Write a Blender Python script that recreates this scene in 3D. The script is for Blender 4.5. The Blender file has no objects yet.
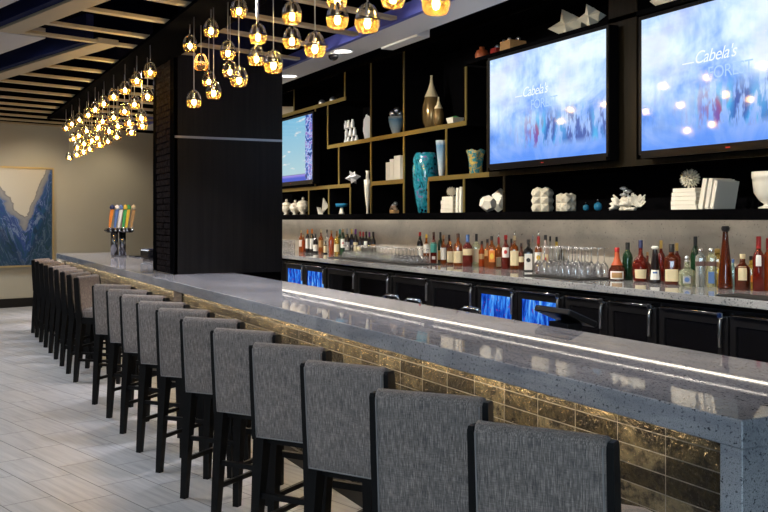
import bpy, math, random
from mathutils import Vector, Matrix
random.seed(7)
SC = bpy.context.scene
COL = SC.collection
PI = math.pi
# ------------------------------------------------------------------ camera model (768x512)
F, HOR, VX, CZ = 930., 219.5, -82., 1.67
AL = math.atan((384 - VX) / F); CA, SA = math.cos(AL), math.sin(AL)
PHI = math.radians(42.6) - AL            # the building's grid is turned against the bar
SP, CP = math.sin(PHI), math.cos(PHI)
def on_x(px, py, d):                      # photo point -> world point on the upright plane X = d
    Z = F * d / (CA * (px - VX)); return Vector((d, (Z - d * SA) / CA, CZ - (py - HOR) * Z / F))
def on_z(px, py, z):                      # photo point -> world point on the level plane z
    Z = F * (CZ - z) / (py - HOR); r = (px - 384) / F * Z
    return Vector((r * CA + Z * SA, -r * SA + Z * CA, z))
def depth(x, y): return x * SA + y * CA
def bld(b2, b1, z=0): return Vector((b2 * CP - b1 * SP, b2 * SP + b1 * CP, z))
ORD = ['first', 'second', 'third', 'fourth', 'fifth', 'sixth', 'seventh', 'eighth', 'ninth', 'tenth', 'eleventh', 'twelfth', 'thirteenth',
       'fourteenth', 'fifteenth', 'sixteenth', 'seventeenth', 'eighteenth', 'nineteenth', 'twentieth', 'twenty-first', 'twenty-second']

# ------------------------------------------------------------------ materials
class Nodes:
    def __init__(s, name):
        s.m = bpy.data.materials.new(name); s.m.use_nodes = True
        s.t = s.m.node_tree; s.t.nodes.clear()
        s.out = s.t.nodes.new('ShaderNodeOutputMaterial')
    def n(s, typ, props=None, **ins):
        nd = s.t.nodes.new('ShaderNode' + typ)
        for k, v in (props or {}).items(): setattr(nd, k, v)
        for k, v in ins.items():
            key = int(k[1:]) if k[0] == '_' and k[1:].isdigit() else k.replace('_', ' ')
            s.put(nd.inputs[key], v)
        return nd
    def put(s, sock, v):
        if isinstance(v, bpy.types.NodeSocket): s.t.links.new(v, sock)
        elif isinstance(v, bpy.types.Node): s.t.links.new(v.outputs[0], sock)
        elif isinstance(v, (tuple, list)) and len(v) == 3 and sock.type == 'RGBA': sock.default_value = (*v, 1)
        else: sock.default_value = v
    def surf(s, nd): s.put(s.out.inputs['Surface'], nd); return s.m
    def math(s, op, a, b=0., clamp=False):
        return s.n('Math', {'operation': op, 'use_clamp': clamp}, _0=a, _1=b)
    def mix(s, fac, a, b):
        nd = s.t.nodes.new('ShaderNodeMix'); nd.data_type = 'RGBA'
        s.put(nd.inputs[0], fac); s.put(nd.inputs[6], a); s.put(nd.inputs[7], b)
        return nd.outputs[2]
    def ramp(s, fac, stops):
        nd = s.t.nodes.new('ShaderNodeValToRGB'); s.put(nd.inputs[0], fac)
        e = nd.color_ramp.elements
        while len(e) < len(stops): e.new(0.5)
        for q, (p, c) in zip(e, stops): q.position = p; q.color = (*c, 1) if len(c) == 3 else c
        return nd.outputs[0]
    def coord(s, which='Object'): return s.n('TexCoord').outputs[which]
    def noise(s, vec, scale, detail=3., rough=.55, dist=0.):
        return s.n('TexNoise', Vector=vec, Scale=scale, Detail=detail, Roughness=rough, Distortion=dist).outputs['Fac']
    def scale(s, vec, sc): return s.n('Mapping', Vector=vec, Scale=sc).outputs[0]
    def bump(s, h, strength, dist=.01): return s.n('Bump', Strength=strength, Distance=dist, Height=h).outputs[0]
MAT = {}
def simple(name, col, rough=.5, metal=0., emit=None, estr=0., trans=0., coat=0., spec=.5, var=0., vscale=8., bump=0.):
    b = Nodes(name)
    c = col
    if var:
        f = b.noise(b.coord(), vscale, 4.)
        c = b.mix(f, tuple(max(0, x * (1 - var)) for x in col), tuple(min(1, x * (1 + var)) for x in col))
    p = b.n('BsdfPrincipled', Base_Color=c, Roughness=rough, Metallic=metal)
    p.inputs['Specular IOR Level'].default_value = spec
    p.inputs['Transmission Weight'].default_value = trans
    p.inputs['Coat Weight'].default_value = coat
    if bump: b.put(p.inputs['Normal'], b.bump(b.noise(b.coord(), vscale * 4, 3.), bump))
    if emit: b.put(p.inputs['Emission Color'], emit); p.inputs['Emission Strength'].default_value = estr
    MAT[name] = b.surf(p); return MAT[name]
def emitter(name, col, s):
    b = Nodes(name); MAT[name] = b.surf(b.n('Emission', Color=col, Strength=s)); return MAT[name]
def thin_glass(name, tint, milk=0., milkcol=(1, 1, 1), gloss=.05, base=.05, translucent=False):
    b = Nodes(name)
    fr = b.n('LayerWeight', Blend=.35).outputs['Fresnel']
    fac = b.math('ADD', b.math('MULTIPLY', fr, .75), base, True)
    g = b.n('MixShader', _0=fac, _1=b.n('BsdfTransparent', Color=tint), _2=b.n('BsdfGlossy', Color=(1, 1, 1), Roughness=gloss))
    if milk: g = b.n('MixShader', _0=milk, _1=g, _2=b.n('BsdfTranslucent' if translucent else 'BsdfDiffuse', Color=milkcol))
    MAT[name] = b.surf(g); return MAT[name]

simple('black_wood', (.010, .009, .009), .4, var=.3, vscale=3, spec=.3)
simple('stool_wood', (.004, .0038, .004), .45, spec=.22)
simple('matte_black', (.0025, .0025, .003), .9, spec=0.)
simple('bezel_black', (.003, .003, .004), .3, spec=.25)
simple('gloss_black', (.006, .006, .008), .12)
simple('navy_void', (.002, .002, .005), .9, spec=.0)
simple('navy_light_tint', (.008, .012, .05), .7, spec=.05)  # bluish light on the ceiling upstands, put into their colour
simple('blue_light_tint', (.06, .075, .34), .6)  # blue light falling on the soffit fascia, held in its colour
simple('slat_wood', (.34, .27, .165), .42, var=.12, vscale=5)
simple('beam_wood', (.30, .25, .17), .5, var=.1, vscale=4)
simple('grey_ceiling', (.42, .42, .44), .8)
simple('white_soffit', (.66, .65, .64), .8)
simple('chrome', (.75, .76, .78), .12, 1.)
simple('dark_chrome', (.22, .22, .24), .2, 1.)
simple('steel', (.45, .46, .48), .3, 1.)
simple('bronze_gold', (.235, .18, .06), .38, .7)
simple('picture_gold', (.55, .43, .22), .4, .6)
simple('cord_grey', (.55, .55, .55), .3, .8)
simple('ceramic_white', (.82, .78, .68), .3)
simple('plaster_cream', (.72, .67, .55), .55, bump=.05)
simple('bright_white', (.84, .84, .86), .35)
simple('book_white', (.82, .78, .68), .65)
simple('paper_edge', (.66, .60, .48), .8)
simple('brass_vase', (.42, .32, .14), .15, .85)
simple('vase_cream', (.66, .56, .36), .25)
simple('red_lacquer', (.30, .02, .015), .35)
simple('orange_clay', (.34, .08, .025), .5)
simple('box_wood', (.42, .24, .10), .5, var=.2, vscale=20)
simple('teal_glaze', (.02, .22, .30), .12)
simple('blue_glaze', (.02, .16, .30), .15)
simple('mirror_silver', (.85, .86, .9), .33, 1.)
simple('driftwood', (.28, .2, .14), .7, var=.4, vscale=30)
simple('cooler_black', (.010, .010, .012), .3)
simple('rubber_black', (.01, .01, .01), .8)
simple('tile_mat', (.02, .02, .02), .7)
emitter('bulb_glow', (1., .74, .36), 270.)
emitter('bulb_dim', (1., .45, .12), 6.)
emitter('downlight_glow', (1., .93, .85), 14.)
emitter('warm_strip_glow', (1., .78, .50), 60.)
emitter('inner_strip_glow', (1., .88, .70), 8.)
emitter('cool_strip_glow', (1., .90, .78), 13.)
thin_glass('clear_dome', (.97, .97, .97), gloss=.03, base=.06)
thin_glass('amber_cup', (1., .74, .30), .05, (.9, .50, .10), gloss=.06, base=.06, translucent=True)
thin_glass('wine_glass_clear', (.95, .96, .97), .05, (.95, .95, 1.), gloss=.05, base=.14)
def liquor(name, col, trans=.75, rough=.05):
    simple(name, col, rough, trans=trans)
liquor('amber_liquor', (.46, .12, .014)); liquor('brown_liquor', (.15, .028, .007), .6)
liquor('red_liquor', (.21, .016, .007), .6); liquor('dark_wine', (.018, .012, .012), .1)
liquor('green_wine', (.015, .06, .025), .3); liquor('clear_spirit', (.86, .90, .88), .85)
liquor('gold_tequila', (.80, .55, .10), .8); liquor('pale_spirit', (.72, .76, .52), .8)
liquor('teal_spirit', (.35, .62, .66), .8); liquor('black_bottle', (.008, .008, .009), 0.)
liquor('orange_liquor', (.46, .075, .012), .5); liquor('pink_spirit', (.80, .66, .60), .6)
for nm, c in dict(white=(.78, .77, .73), cream=(.68, .58, .36), yellow=(.75, .5, .05), teal=(.05, .30, .26), blue=(.08, .16, .38), black=(.012, .012, .014),
                  tan=(.40, .24, .10), red=(.45, .02, .02), gold=(.60, .40, .10), purple=(.16, .03, .2), orange=(.70, .22, .03), navy=(.02, .03, .10),
                  grey=(.35, .35, .36), brownband=(.10, .05, .04), green=(.05, .35, .09), coral=(.50, .09, .025)).items():
    simple('ink_' + nm, c, .45)

def mk_fabric():
    b = Nodes('grey_weave')
    v = b.coord()
    f1 = b.noise(b.scale(v, (400, 400, 6)), 1., 2.)
    f2 = b.noise(b.scale(v, (40, 40, 420)), 1., 2.)
    f3 = b.noise(v, 9., 3.)
    s = b.math('ADD', b.math('MULTIPLY', f1, .72), b.math('MULTIPLY', f2, .28))
    c = b.ramp(s, [(.32, (.040, .032, .028)), (.5, (.175, .140, .120)), (.68, (.45, .365, .31))])
    c = b.mix(b.math('MULTIPLY', f3, .35), c, (.16, .155, .16))
    p = b.n('BsdfPrincipled', Base_Color=c, Roughness=.85, Normal=b.bump(s, .35, .004))
    p.inputs['Sheen Weight'].default_value = .25
    MAT['grey_weave'] = b.surf(p)
mk_fabric()
simple('piping_grey', (.24, .22, .21), .7)

def mk_granite():
    b = Nodes('grey_granite')
    v = b.n('NewGeometry').outputs['Position']
    cloud = b.noise(b.scale(v, (2.2, .9, 2.2)), 1., 5., .6, .6)
    base = b.ramp(cloud, [(.3, (.27, .285, .31)), (.52, (.40, .41, .43)), (.75, (.53, .53, .54))])
    fl = b.noise(b.scale(v, (85, 55, 85)), 1., 3., .6)
    c = b.mix(b.ramp(fl, [(.585, (0, 0, 0)), (.66, (1, 1, 1))]), base, (.03, .034, .045))
    f0 = b.noise(b.scale(v, (260, 200, 260)), 1., 2., .6)
    c = b.mix(b.ramp(f0, [(.50, (0, 0, 0)), (.70, (.75, .75, .75))]), c, (.09, .10, .12))
    big = b.noise(b.scale(v, (16, 5, 16)), 1., 6., .65, 1.2)
    c = b.mix(b.ramp(big, [(.635, (0, 0, 0)), (.73, (.9, .9, .9))]), c, (.05, .055, .07))
    st = b.noise(b.scale(v, (9, 1.1, 9)), 1., 5., .7, .4)
    c = b.mix(b.ramp(st, [(.50, (0, 0, 0)), (.72, (.75, .75, .75))]), c, (.19, .20, .24))
    p = b.n('BsdfPrincipled', Base_Color=c, Roughness=.03)
    p.inputs['Specular IOR Level'].default_value = .5
    MAT['grey_granite'] = b.surf(p)
mk_granite()

def mk_splash():
    b = Nodes('stone_backsplash')
    v = b.n('NewGeometry').outputs['Position']
    cl = b.noise(b.scale(v, (2, 1.6, 2.5)), 1., 5., .6, .5)
    base = b.ramp(cl, [(.3, (.34, .31, .27)), (.7, (.56, .51, .44))])
    fl = b.noise(b.scale(v, (50, 40, 50)), 1., 3., .6)
    c = b.mix(b.ramp(fl, [(.62, (0, 0, 0)), (.7, (.8, .8, .8))]), base, (.10, .10, .10))
    big = b.noise(b.scale(v, (9, 6, 9)), 1., 6., .7, 1.5)
    c = b.mix(b.ramp(big, [(.68, (0, 0, 0)), (.73, (1, 1, 1))]), c, (.04, .04, .045))
    MAT['stone_backsplash'] = b.surf(b.n('BsdfPrincipled', Base_Color=c, Roughness=.3))
mk_splash()

def mk_bar_tile():
    b = Nodes('gold_glaze_tile')
    pos = b.n('NewGeometry').outputs['Position']
    sx = b.n('SeparateXYZ', Vector=pos)
    uv = b.n('CombineXYZ', X=b.math('ADD', sx.outputs['Y'], .0345), Y=b.math('SUBTRACT', sx.outputs['Z'], .0258))
    br = b.n('TexBrick', {'offset': 0., 'squash': 1.}, Vector=uv, Color1=(.0, .0, .0), Color2=(1, 1, 1), Mortar=(.5, .5, .5), Scale=1., Mortar_Size=.0022, Mortar_Smooth=.1,
             Bias=0., Brick_Width=.2485, Row_Height=.0686)
    tone = b.ramp(br.outputs['Color'], [(0., (.075, .06, .036)), (.4, (.19, .155, .09)), (.7, (.30, .25, .155)), (1., (.44, .38, .25))])
    patch = b.noise(b.scale(pos, (14, 14, 20)), 1., 5., .65)
    tone = b.mix(b.ramp(patch, [(.42, (0, 0, 0)), (.62, (.9, .9, .9))]), tone, (.035, .032, .030))
    col = b.mix(br.outputs['Fac'], tone, (.15, .14, .125))
    h = b.noise(b.scale(pos, (38, 38, 48)), 1., 3., .6)
    h2 = b.math('SUBTRACT', h, b.math('MULTIPLY', br.outputs['Fac'], 1.2))
    met = b.math('MULTIPLY', b.math('SUBTRACT', 1., br.outputs['Fac']), .65)
    rg = b.math('ADD', .12, b.math('MULTIPLY', br.outputs['Fac'], .5))
    p = b.n('BsdfPrincipled', Base_Color=col, Roughness=rg, Metallic=met, Normal=b.bump(h2, .7, .016))
    MAT['gold_glaze_tile'] = b.surf(p)
mk_bar_tile()

def mk_dark_brick():
    b = Nodes('dark_gloss_brick')
    pos = b.n('NewGeometry').outputs['Position']
    h = b.noise(b.scale(pos, (20, 20, 30)), 1., 4., .6)
    c = b.ramp(h, [(.3, (.008, .0066, .007)), (.7, (.026, .021, .021))])
    MAT['dark_gloss_brick'] = b.surf(b.n('BsdfPrincipled', {}, Base_Color=c, Roughness=.5, Specular_IOR_Level=0., Normal=b.bump(h, .5, .01)))
mk_dark_brick()

def mk_floor():
    b = Nodes('wood_look_tile')
    pos = b.n('NewGeometry').outputs['Position']
    u = b.n('VectorMath', {'operation': 'DOT_PRODUCT'}, _0=pos, _1=(-SP, CP, 0)).outputs['Value']
    w = b.n('VectorMath', {'operation': 'DOT_PRODUCT'}, _0=pos, _1=(CP, SP, 0)).outputs['Value']
    uv = b.n('CombineXYZ', X=u, Y=b.math('ADD', w, .05))
    br = b.n('TexBrick', {'offset': .36, 'squash': 1.}, Vector=uv, Color1=(0, 0, 0), Color2=(1, 1, 1), Mortar=(.5, .5, .5), Scale=1., Mortar_Size=.0036, Mortar_Smooth=.15,
             Bias=0., Brick_Width=.61, Row_Height=.297)
    gv = b.n('CombineXYZ', X=b.math('MULTIPLY', u, 1.6), Y=b.math('MULTIPLY', w, 26.), Z=b.math('MULTIPLY', br.outputs['Color'], 9.))
    gr = b.noise(gv, 1., 5., .65, .3)
    c = b.ramp(gr, [(.28, (.235, .235, .245)), (.5, (.375, .37, .375)), (.72, (.50, .49, .48))])
    c = b.mix(b.math('MULTIPLY', br.outputs['Color'], .45), c, (.43, .40, .36))
    cl = b.noise(b.scale(pos, (1.3, 1.3, 1)), 1., 4.)
    c = b.mix(b.math('MULTIPLY', cl, .3), c, (.27, .29, .33))
    c = b.mix(br.outputs['Fac'], c, (.095, .09, .088))
    p = b.n('BsdfPrincipled', Base_Color=c, Roughness=.42, Normal=b.bump(b.math('SUBTRACT', b.math('MULTIPLY', gr, .2), br.outputs['Fac']), .25, .004))
    MAT['wood_look_tile'] = b.surf(p)
mk_floor()
simple('olive_wall', (.40, .375, .30), .75, var=.05, vscale=1.5)
simple('dark_wall', (.03, .03, .035), .8)
simple('pale_wall', (.45, .45, .46), .8)

def mk_wood_panel():
    b = Nodes('dark_grain_wood')
    v = b.n('NewGeometry').outputs['Position']
    g = b.noise(b.scale(v, (30, 30, 1.5)), 1., 5., .6, .8)
    c = b.ramp(g, [(.3, (.0025, .002, .001)), (.7, (.011, .008, .004))])
    MAT['dark_grain_wood'] = b.surf(b.n('BsdfPrincipled', Base_Color=c, Roughness=.4, Specular_IOR_Level=.15))
    b = Nodes('espresso_panel')
    v = b.n('NewGeometry').outputs['Position']
    g = b.noise(b.scale(v, (24, 24, .8)), 1., 5., .6, .5)
    c = b.ramp(g, [(.3, (.0035, .0033, .0036)), (.7, (.009, .0082, .008))])
    MAT['espresso_panel'] = b.surf(b.n('BsdfPrincipled', Base_Color=c, Roughness=.33, Specular_IOR_Level=.22))
mk_wood_panel()

def mk_painting():
    b = Nodes('mountain_painting')
    g = b.n('SeparateXYZ', Vector=b.coord('Generated'))
    u, v = g.outputs['X'], g.outputs['Z']
    n1 = b.noise(b.scale(b.coord('Generated'), (5, 1, 5)), 1., 5., .6, .6)
    n2 = b.noise(b.scale(b.coord('Generated'), (3, 1, 2.2)), 1., 5., .65, 1.6)
    dr = b.math('SUBTRACT', u, .63)
    ridge = b.math('ADD', .50, b.math('MAXIMUM', b.math('MULTIPLY', dr, 1.75), b.math('MULTIPLY', dr, -.95)))
    sd = b.math('ADD', b.math('SUBTRACT', v, ridge), b.math('MULTIPLY', b.math('SUBTRACT', n1, .5), .30))
    f = b.math('ADD', sd, .6)
    c = b.ramp(f, [(0., (.006, .035, .05)), (.14, (.004, .02, .05)), (.24, (.01, .06, .15)), (.34, (.012, .045, .22)), (.44, (.05, .10, .30)), (.48, (.17, .18, .20)), (.555, (.24, .235, .23)), (.585, (.16, .155, .15)), (.60, (.50, .46, .37))])
    flow = b.n('CombineXYZ', X=b.math('MULTIPLY', b.math('ADD', u, b.math('MULTIPLY', v, .5)), 6.), Y=0., Z=b.math('MULTIPLY', f, 5.))
    n3 = b.noise(flow, 1., 4., .6, 1.4)
    paint = b.ramp(n3, [(.32, (.003, .015, .03)), (.42, (.008, .075, .15)), (.49, (.010, .03, .16)), (.545, (.20, .27, .36)), (.585, (.02, .05, .22)), (.68, (.004, .05, .055))])
    low = b.ramp(f, [(.14, (.35, .35, .35)), (.3, (.85, .85, .85)), (.42, (.75, .75, .75)), (.49, (0, 0, 0))])
    c = b.mix(low, c, paint)
    MAT['mountain_painting'] = b.surf(b.n('BsdfPrincipled', Base_Color=c, Roughness=.45))
mk_painting()

def mk_tv(name, strength):
    b = Nodes(name)
    g = b.n('SeparateXYZ', Vector=b.coord('Generated'))
    u = b.math('SUBTRACT', 1., g.outputs['Y']); v = g.outputs['Z']         # u runs towards the near end
    du = b.math('SUBTRACT', u, .52); dv = b.math('ADD', v, .25)
    ang = b.math('ARCTAN2', dv, du)
    rad = b.math('SQRT', b.math('ADD', b.math('MULTIPLY', du, du), b.math('MULTIPLY', dv, dv)))
    r1 = b.noise(b.n('CombineXYZ', X=b.math('MULTIPLY', ang, 2.6), Y=b.math('MULTIPLY', rad, 2.2), Z=3.), 1., 4., .62, .5)
    r2 = b.noise(b.n('CombineXYZ', X=b.math('MULTIPLY', u, 3.), Y=b.math('MULTIPLY', v, 2.4), Z=11.), 1., 5., .6, .6)
    r3 = b.noise(b.n('CombineXYZ', X=b.math('MULTIPLY', u, 16.), Y=b.math('MULTIPLY', v, 3.), Z=2.), 1., 3., .6)
    ray = b.math('ADD', b.math('ADD', b.math('MULTIPLY', r1, .58), b.math('MULTIPLY', r2, .27)), b.math('MULTIPLY', r3, .15))
    c = b.ramp(ray, [(.37, (.16, .34, .86)), (.45, (.40, .60, .95)), (.52, (.62, .81, .98)), (.58, (.78, .92, .99)), (.68, (.88, .95, 1.))])
    lav = b.noise(b.n('CombineXYZ', X=u, Y=v, Z=7.), 3.2, 3.)
    c = b.mix(b.ramp(lav, [(.50, (0, 0, 0)), (.72, (.5, .5, .5))]), c, (.58, .60, .93))
    deep = b.ramp(b.math('ADD', v, b.math('MULTIPLY', b.math('SUBTRACT', ray, .5), .4)), [(.02, (.9, .9, .9)), (.22, (.62, .62, .62)), (.50, (0, 0, 0))])
    c = b.mix(deep, c, (.07, .25, .86))
    gx = b.n('CombineXYZ', X=b.math('MULTIPLY', u, 26.), Y=b.math('MULTIPLY', v, 4.5), Z=1.)
    st = b.noise(gx, 1., 3., .6)
    hue = b.noise(b.n('CombineXYZ', X=b.math('MULTIPLY', u, 9.), Y=b.math('MULTIPLY', v, 2.), Z=5.), 1., 1.)
    sc = b.ramp(hue, [(.38, (.02, .05, .30)), (.48, (.02, .22, .60)), (.56, (.05, .45, .80)), (.62, (.32, .05, .14)), (.7, (.16, .04, .32))])
    band = b.math('MULTIPLY', b.ramp(v, [(.10, (0, 0, 0)), (.16, (1, 1, 1)), (.33, (.9, .9, .9)), (.48, (0, 0, 0))]), b.ramp(u, [(.28, (.15, .15, .15)), (.45, (.9, .9, .9)), (1., (.8, .8, .8))]))
    c = b.mix(b.math('MULTIPLY', band, b.ramp(st, [(.45, (0, 0, 0)), (.53, (1, 1, 1))])), c, sc)
    p = b.n('BsdfPrincipled', Base_Color=(.01, .01, .012), Roughness=.06, Emission_Color=c, Emission_Strength=strength)
    MAT[name] = b.surf(p)
mk_tv('advert_screen', 1.1)
def mk_tv_sky():
    b = Nodes('sky_screen')
    g = b.n('SeparateXYZ', Vector=b.coord('Generated'))
    u = b.math('SUBTRACT', 1., g.outputs['Y']); v = g.outputs['Z']
    cl = b.noise(b.n('CombineXYZ', X=b.math('MULTIPLY', u, 4.), Y=b.math('MULTIPLY', v, 11.), Z=2.), 1., 3., .5)
    sky = b.ramp(v, [(0., (.42, .62, .66)), (1., (.20, .50, .72))])
    sky = b.mix(b.ramp(cl, [(.60, (0, 0, 0)), (.70, (.9, .9, .9))]), sky, (.95, .86, .80))
    bot = b.ramp(v, [(.05, (.03, .08, .55)), (.09, (.30, .25, .75)), (.11, (0, 0, 0))])
    sky = b.mix(b.ramp(v, [(.10, (1, 1, 1)), (.11, (0, 0, 0))]), sky, bot)
    tk = b.noise(b.n('CombineXYZ', X=b.math('MULTIPLY', u, 12.), Y=b.math('MULTIPLY', v, 11.), Z=9.), 1., 2., .6)
    tick = b.ramp(tk, [(.34, (.01, .02, .12)), (.44, (.03, .12, .55)), (.50, (.45, .62, .85)), (.56, (.35, .18, .55)), (.64, (.05, .20, .60))])
    c = b.mix(b.ramp(u, [(.835, (0, 0, 0)), (.84, (1, 1, 1))]), sky, tick)
    p = b.n('BsdfPrincipled', Base_Color=(.01, .01, .012), Roughness=.06, Emission_Color=c, Emission_Strength=1.)
    MAT['sky_screen'] = b.surf(p)
mk_tv_sky()
def mk_cooler_glow():
    b = Nodes('cooler_blue_glow')
    v = b.n('NewGeometry').outputs['Position']
    n = b.noise(b.scale(v, (1, 14, 3.5)), 1., 4., .7, .8)
    c = b.ramp(n, [(.32, (.002, .008, .09)), (.46, (.01, .07, .55)), (.58, (.05, .30, .95)), (.70, (.45, .80, 1.))])
    m = b.noise(b.scale(v, (1, 22, 18)), 1., 2.)
    c = b.mix(b.ramp(m, [(.64, (0, 0, 0)), (.68, (.7, .7, .7))]), c, (.25, .02, .25))
    MAT['cooler_blue_glow'] = b.surf(b.n('Emission', Color=c, Strength=.95))  # door glass emits a streaky blue pattern
mk_cooler_glow()
def mk_teal_vase():
    b = Nodes('teal_art_glass')
    v = b.coord()
    n = b.noise(v, 14., 4., .6, 1.)
    c = b.ramp(n, [(.34, (.003, .01, .02)), (.42, (.01, .15, .22)), (.58, (.02, .27, .36)), (.66, (.20, .12, .30))])
    w = b.n('TexVoronoi', Vector=v, Scale=13.).outputs['Distance']
    c = b.mix(b.ramp(w, [(.16, (1, 1, 1)), (.24, (0, 0, 0))]), c, (.004, .012, .03))
    p = b.n('BsdfPrincipled', Base_Color=c, Roughness=.08); p.inputs['Coat Weight'].default_value = .6
    MAT['teal_art_glass'] = b.surf(p)
    b = Nodes('teal_gold_glass')
    n = b.noise(b.coord(), 22., 4., .6, 1.2)
    c = b.ramp(n, [(.36, (.02, .14, .20)), (.48, (.05, .22, .24)), (.56, (.40, .26, .05)), (.66, (.55, .42, .12))])
    MAT['teal_gold_glass'] = b.surf(b.n('BsdfPrincipled', Base_Color=c, Roughness=.12))
    b = Nodes('blue_white_fade')
    g = b.n('SeparateXYZ', Vector=b.coord('Generated')).outputs['Z']
    c = b.ramp(g, [(0., (.60, .62, .60)), (.45, (.34, .46, .56)), (.85, (.10, .24, .40)), (1., (.55, .60, .62))])
    MAT['blue_white_fade'] = b.surf(b.n('BsdfPrincipled', Base_Color=c, Roughness=.2))
    b = Nodes('brass_lower_vase')
    g = b.n('SeparateXYZ', Vector=b.coord('Generated')).outputs['Z']
    k = b.ramp(g, [(.60, (0, 0, 0)), (.615, (1, 1, 1))])
    c = b.mix(k, (.26, .17, .07), (.66, .56, .36))
    MAT['brass_lower_vase'] = b.surf(b.n('BsdfPrincipled', Base_Color=c, Roughness=.16, Metallic=b.math('MULTIPLY', b.math('SUBTRACT', 1., k), .6)))
    b = Nodes('glass_blue_panel')
    g = b.n('SeparateXYZ', Vector=b.coord('Generated')).outputs['Z']
mk_teal_vase()

# ------------------------------------------------------------------ mesh tools
class MB:
    def __init__(s): s.v, s.f, s.sm = [], [], []
    def add(s, vs, fs, smooth=False):
        o = len(s.v); s.v += [tuple(q) for q in vs]
        for f in fs: s.f.append(tuple(i + o for i in f)); s.sm.append(smooth)
        return s
    def box(s, x0, x1, y0, y1, z0, z1, M=None):
        vs = [Vector(p) for p in ((x0, y0, z0), (x1, y0, z0), (x1, y1, z0), (x0, y1, z0), (x0, y0, z1), (x1, y0, z1), (x1, y1, z1), (x0, y1, z1))]
        if M: vs = [M @ q for q in vs]
        return s.add(vs, [(0, 3, 2, 1), (4, 5, 6, 7), (0, 1, 5, 4), (1, 2, 6, 5), (2, 3, 7, 6), (3, 0, 4, 7)])
    def bbox(s, x0, x1, y0, y1, z0, z1, b, M=None):      # box with chamfered edges
        b = min(b, (x1 - x0) * .49, (y1 - y0) * .49, (z1 - z0) * .49)
        xs = ((x0, x0 + b), (x1, x1 - b)); ys = ((y0, y0 + b), (y1, y1 - b)); zs = ((z0, z0 + b), (z1, z1 - b))
        vs, ix = [], {}
        for i in (0, 1):
            for j in (0, 1):
                for k in (0, 1):
                    for a, p in enumerate(((xs[i][0], ys[j][1], zs[k][1]), (xs[i][1], ys[j][0], zs[k][1]), (xs[i][1], ys[j][1], zs[k][0]))):
                        ix[i, j, k, a] = len(vs); vs.append(Vector(p))
        fs = []
        for i in (0, 1): q = [ix[i, 0, 0, 0], ix[i, 1, 0, 0], ix[i, 1, 1, 0], ix[i, 0, 1, 0]]; fs.append(q if i else q[::-1])
        for j in (0, 1): q = [ix[0, j, 0, 1], ix[0, j, 1, 1], ix[1, j, 1, 1], ix[1, j, 0, 1]]; fs.append(q if j else q[::-1])
        for k in (0, 1): q = [ix[0, 0, k, 2], ix[1, 0, k, 2], ix[1, 1, k, 2], ix[0, 1, k, 2]]; fs.append(q if k else q[::-1])
        for i in (0, 1):
            for j in (0, 1): fs.append([ix[i, j, 0, 0], ix[i, j, 1, 0], ix[i, j, 1, 1], ix[i, j, 0, 1]])
        for i in (0, 1):
            for k in (0, 1): fs.append([ix[i, 0, k, 0], ix[i, 1, k, 0], ix[i, 1, k, 2], ix[i, 0, k, 2]])
        for j in (0, 1):
            for k in (0, 1): fs.append([ix[0, j, k, 1], ix[1, j, k, 1], ix[1, j, k, 2], ix[0, j, k, 2]])
        for i in (0, 1):
            for j in (0, 1):
                for k in (0, 1): fs.append([ix[i, j, k, a] for a in (0, 1, 2)])
        if M: vs = [M @ q for q in vs]
        return s.add(vs, fs)
    def loft(s, rings, caps=True, smooth=False, closed=True):
        n = len(rings[0]); o = len(s.v); fs = []
        for r in rings: s.v += [tuple(q) for q in r]
        for i in range(len(rings) - 1):
            for j in range(n if closed else n - 1):
                k = (j + 1) % n
                fs.append((o + i * n + j, o + i * n + k, o + (i + 1) * n + k, o + (i + 1) * n + j))
        s.f += fs; s.sm += [smooth] * len(fs)
        if caps:
            s.f.append(tuple(o + j for j in range(n))[::-1]); s.f.append(tuple(o + (len(rings) - 1) * n + j for j in range(n))); s.sm += [False, False]
        return s
    def lathe(s, prof, seg=20, c=(0, 0, 0), sq=None, caps=True, smooth=True, sx=1., sy=1.):
        rings = []
        for i, (r, z) in enumerate(prof):
            ring = []
            e = sq[i] if isinstance(sq, (list, tuple)) else (sq or 2.)
            for j in range(seg):
                t = 2 * PI * j / seg + PI / seg
                cx, sy_ = math.cos(t), math.sin(t)
                k = 1. if e == 2. else (abs(cx) ** e + abs(sy_) ** e) ** (-1. / e)
                ring.append((c[0] + r * k * cx * sx, c[1] + r * k * sy_ * sy, c[2] + z))
            rings.append(ring)
        return s.loft(rings, caps, smooth)
    def tube(s, pts, r, seg=8, caps=True):
        pts = [Vector(p) for p in pts]; rings = []
        for i, p in enumerate(pts):
            d = (pts[min(i + 1, len(pts) - 1)] - pts[max(i - 1, 0)]).normalized()
            a = d.cross(Vector((0, 0, 1)) if abs(d.z) < .9 else Vector((1, 0, 0))).normalized(); b2 = d.cross(a)
            rr = r[i] if isinstance(r, (list, tuple)) else r
            rings.append([p + a * rr * math.cos(2 * PI * j / seg) + b2 * rr * math.sin(2 * PI * j / seg) for j in range(seg)])
        return s.loft(rings, caps, True)
    def sphere(s, c, r, seg=14, sz=1.):
        n = seg // 2 + 1
        return s.lathe([(max(1e-4, r * math.sin(PI * i / n)), -r * sz * math.cos(PI * i / n)) for i in range(n + 1)], seg, c)
    def prism(s, poly, axis, a0, a1):                     # extrude a 2-D outline along an axis ('x' or 'y' or 'z')
        def P(q, a): return {'x': (a, q[0], q[1]), 'y': (q[0], a, q[1]), 'z': (q[0], q[1], a)}[axis]
        return s.loft([[P(q, a0) for q in poly], [P(q, a1) for q in poly]])
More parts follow.
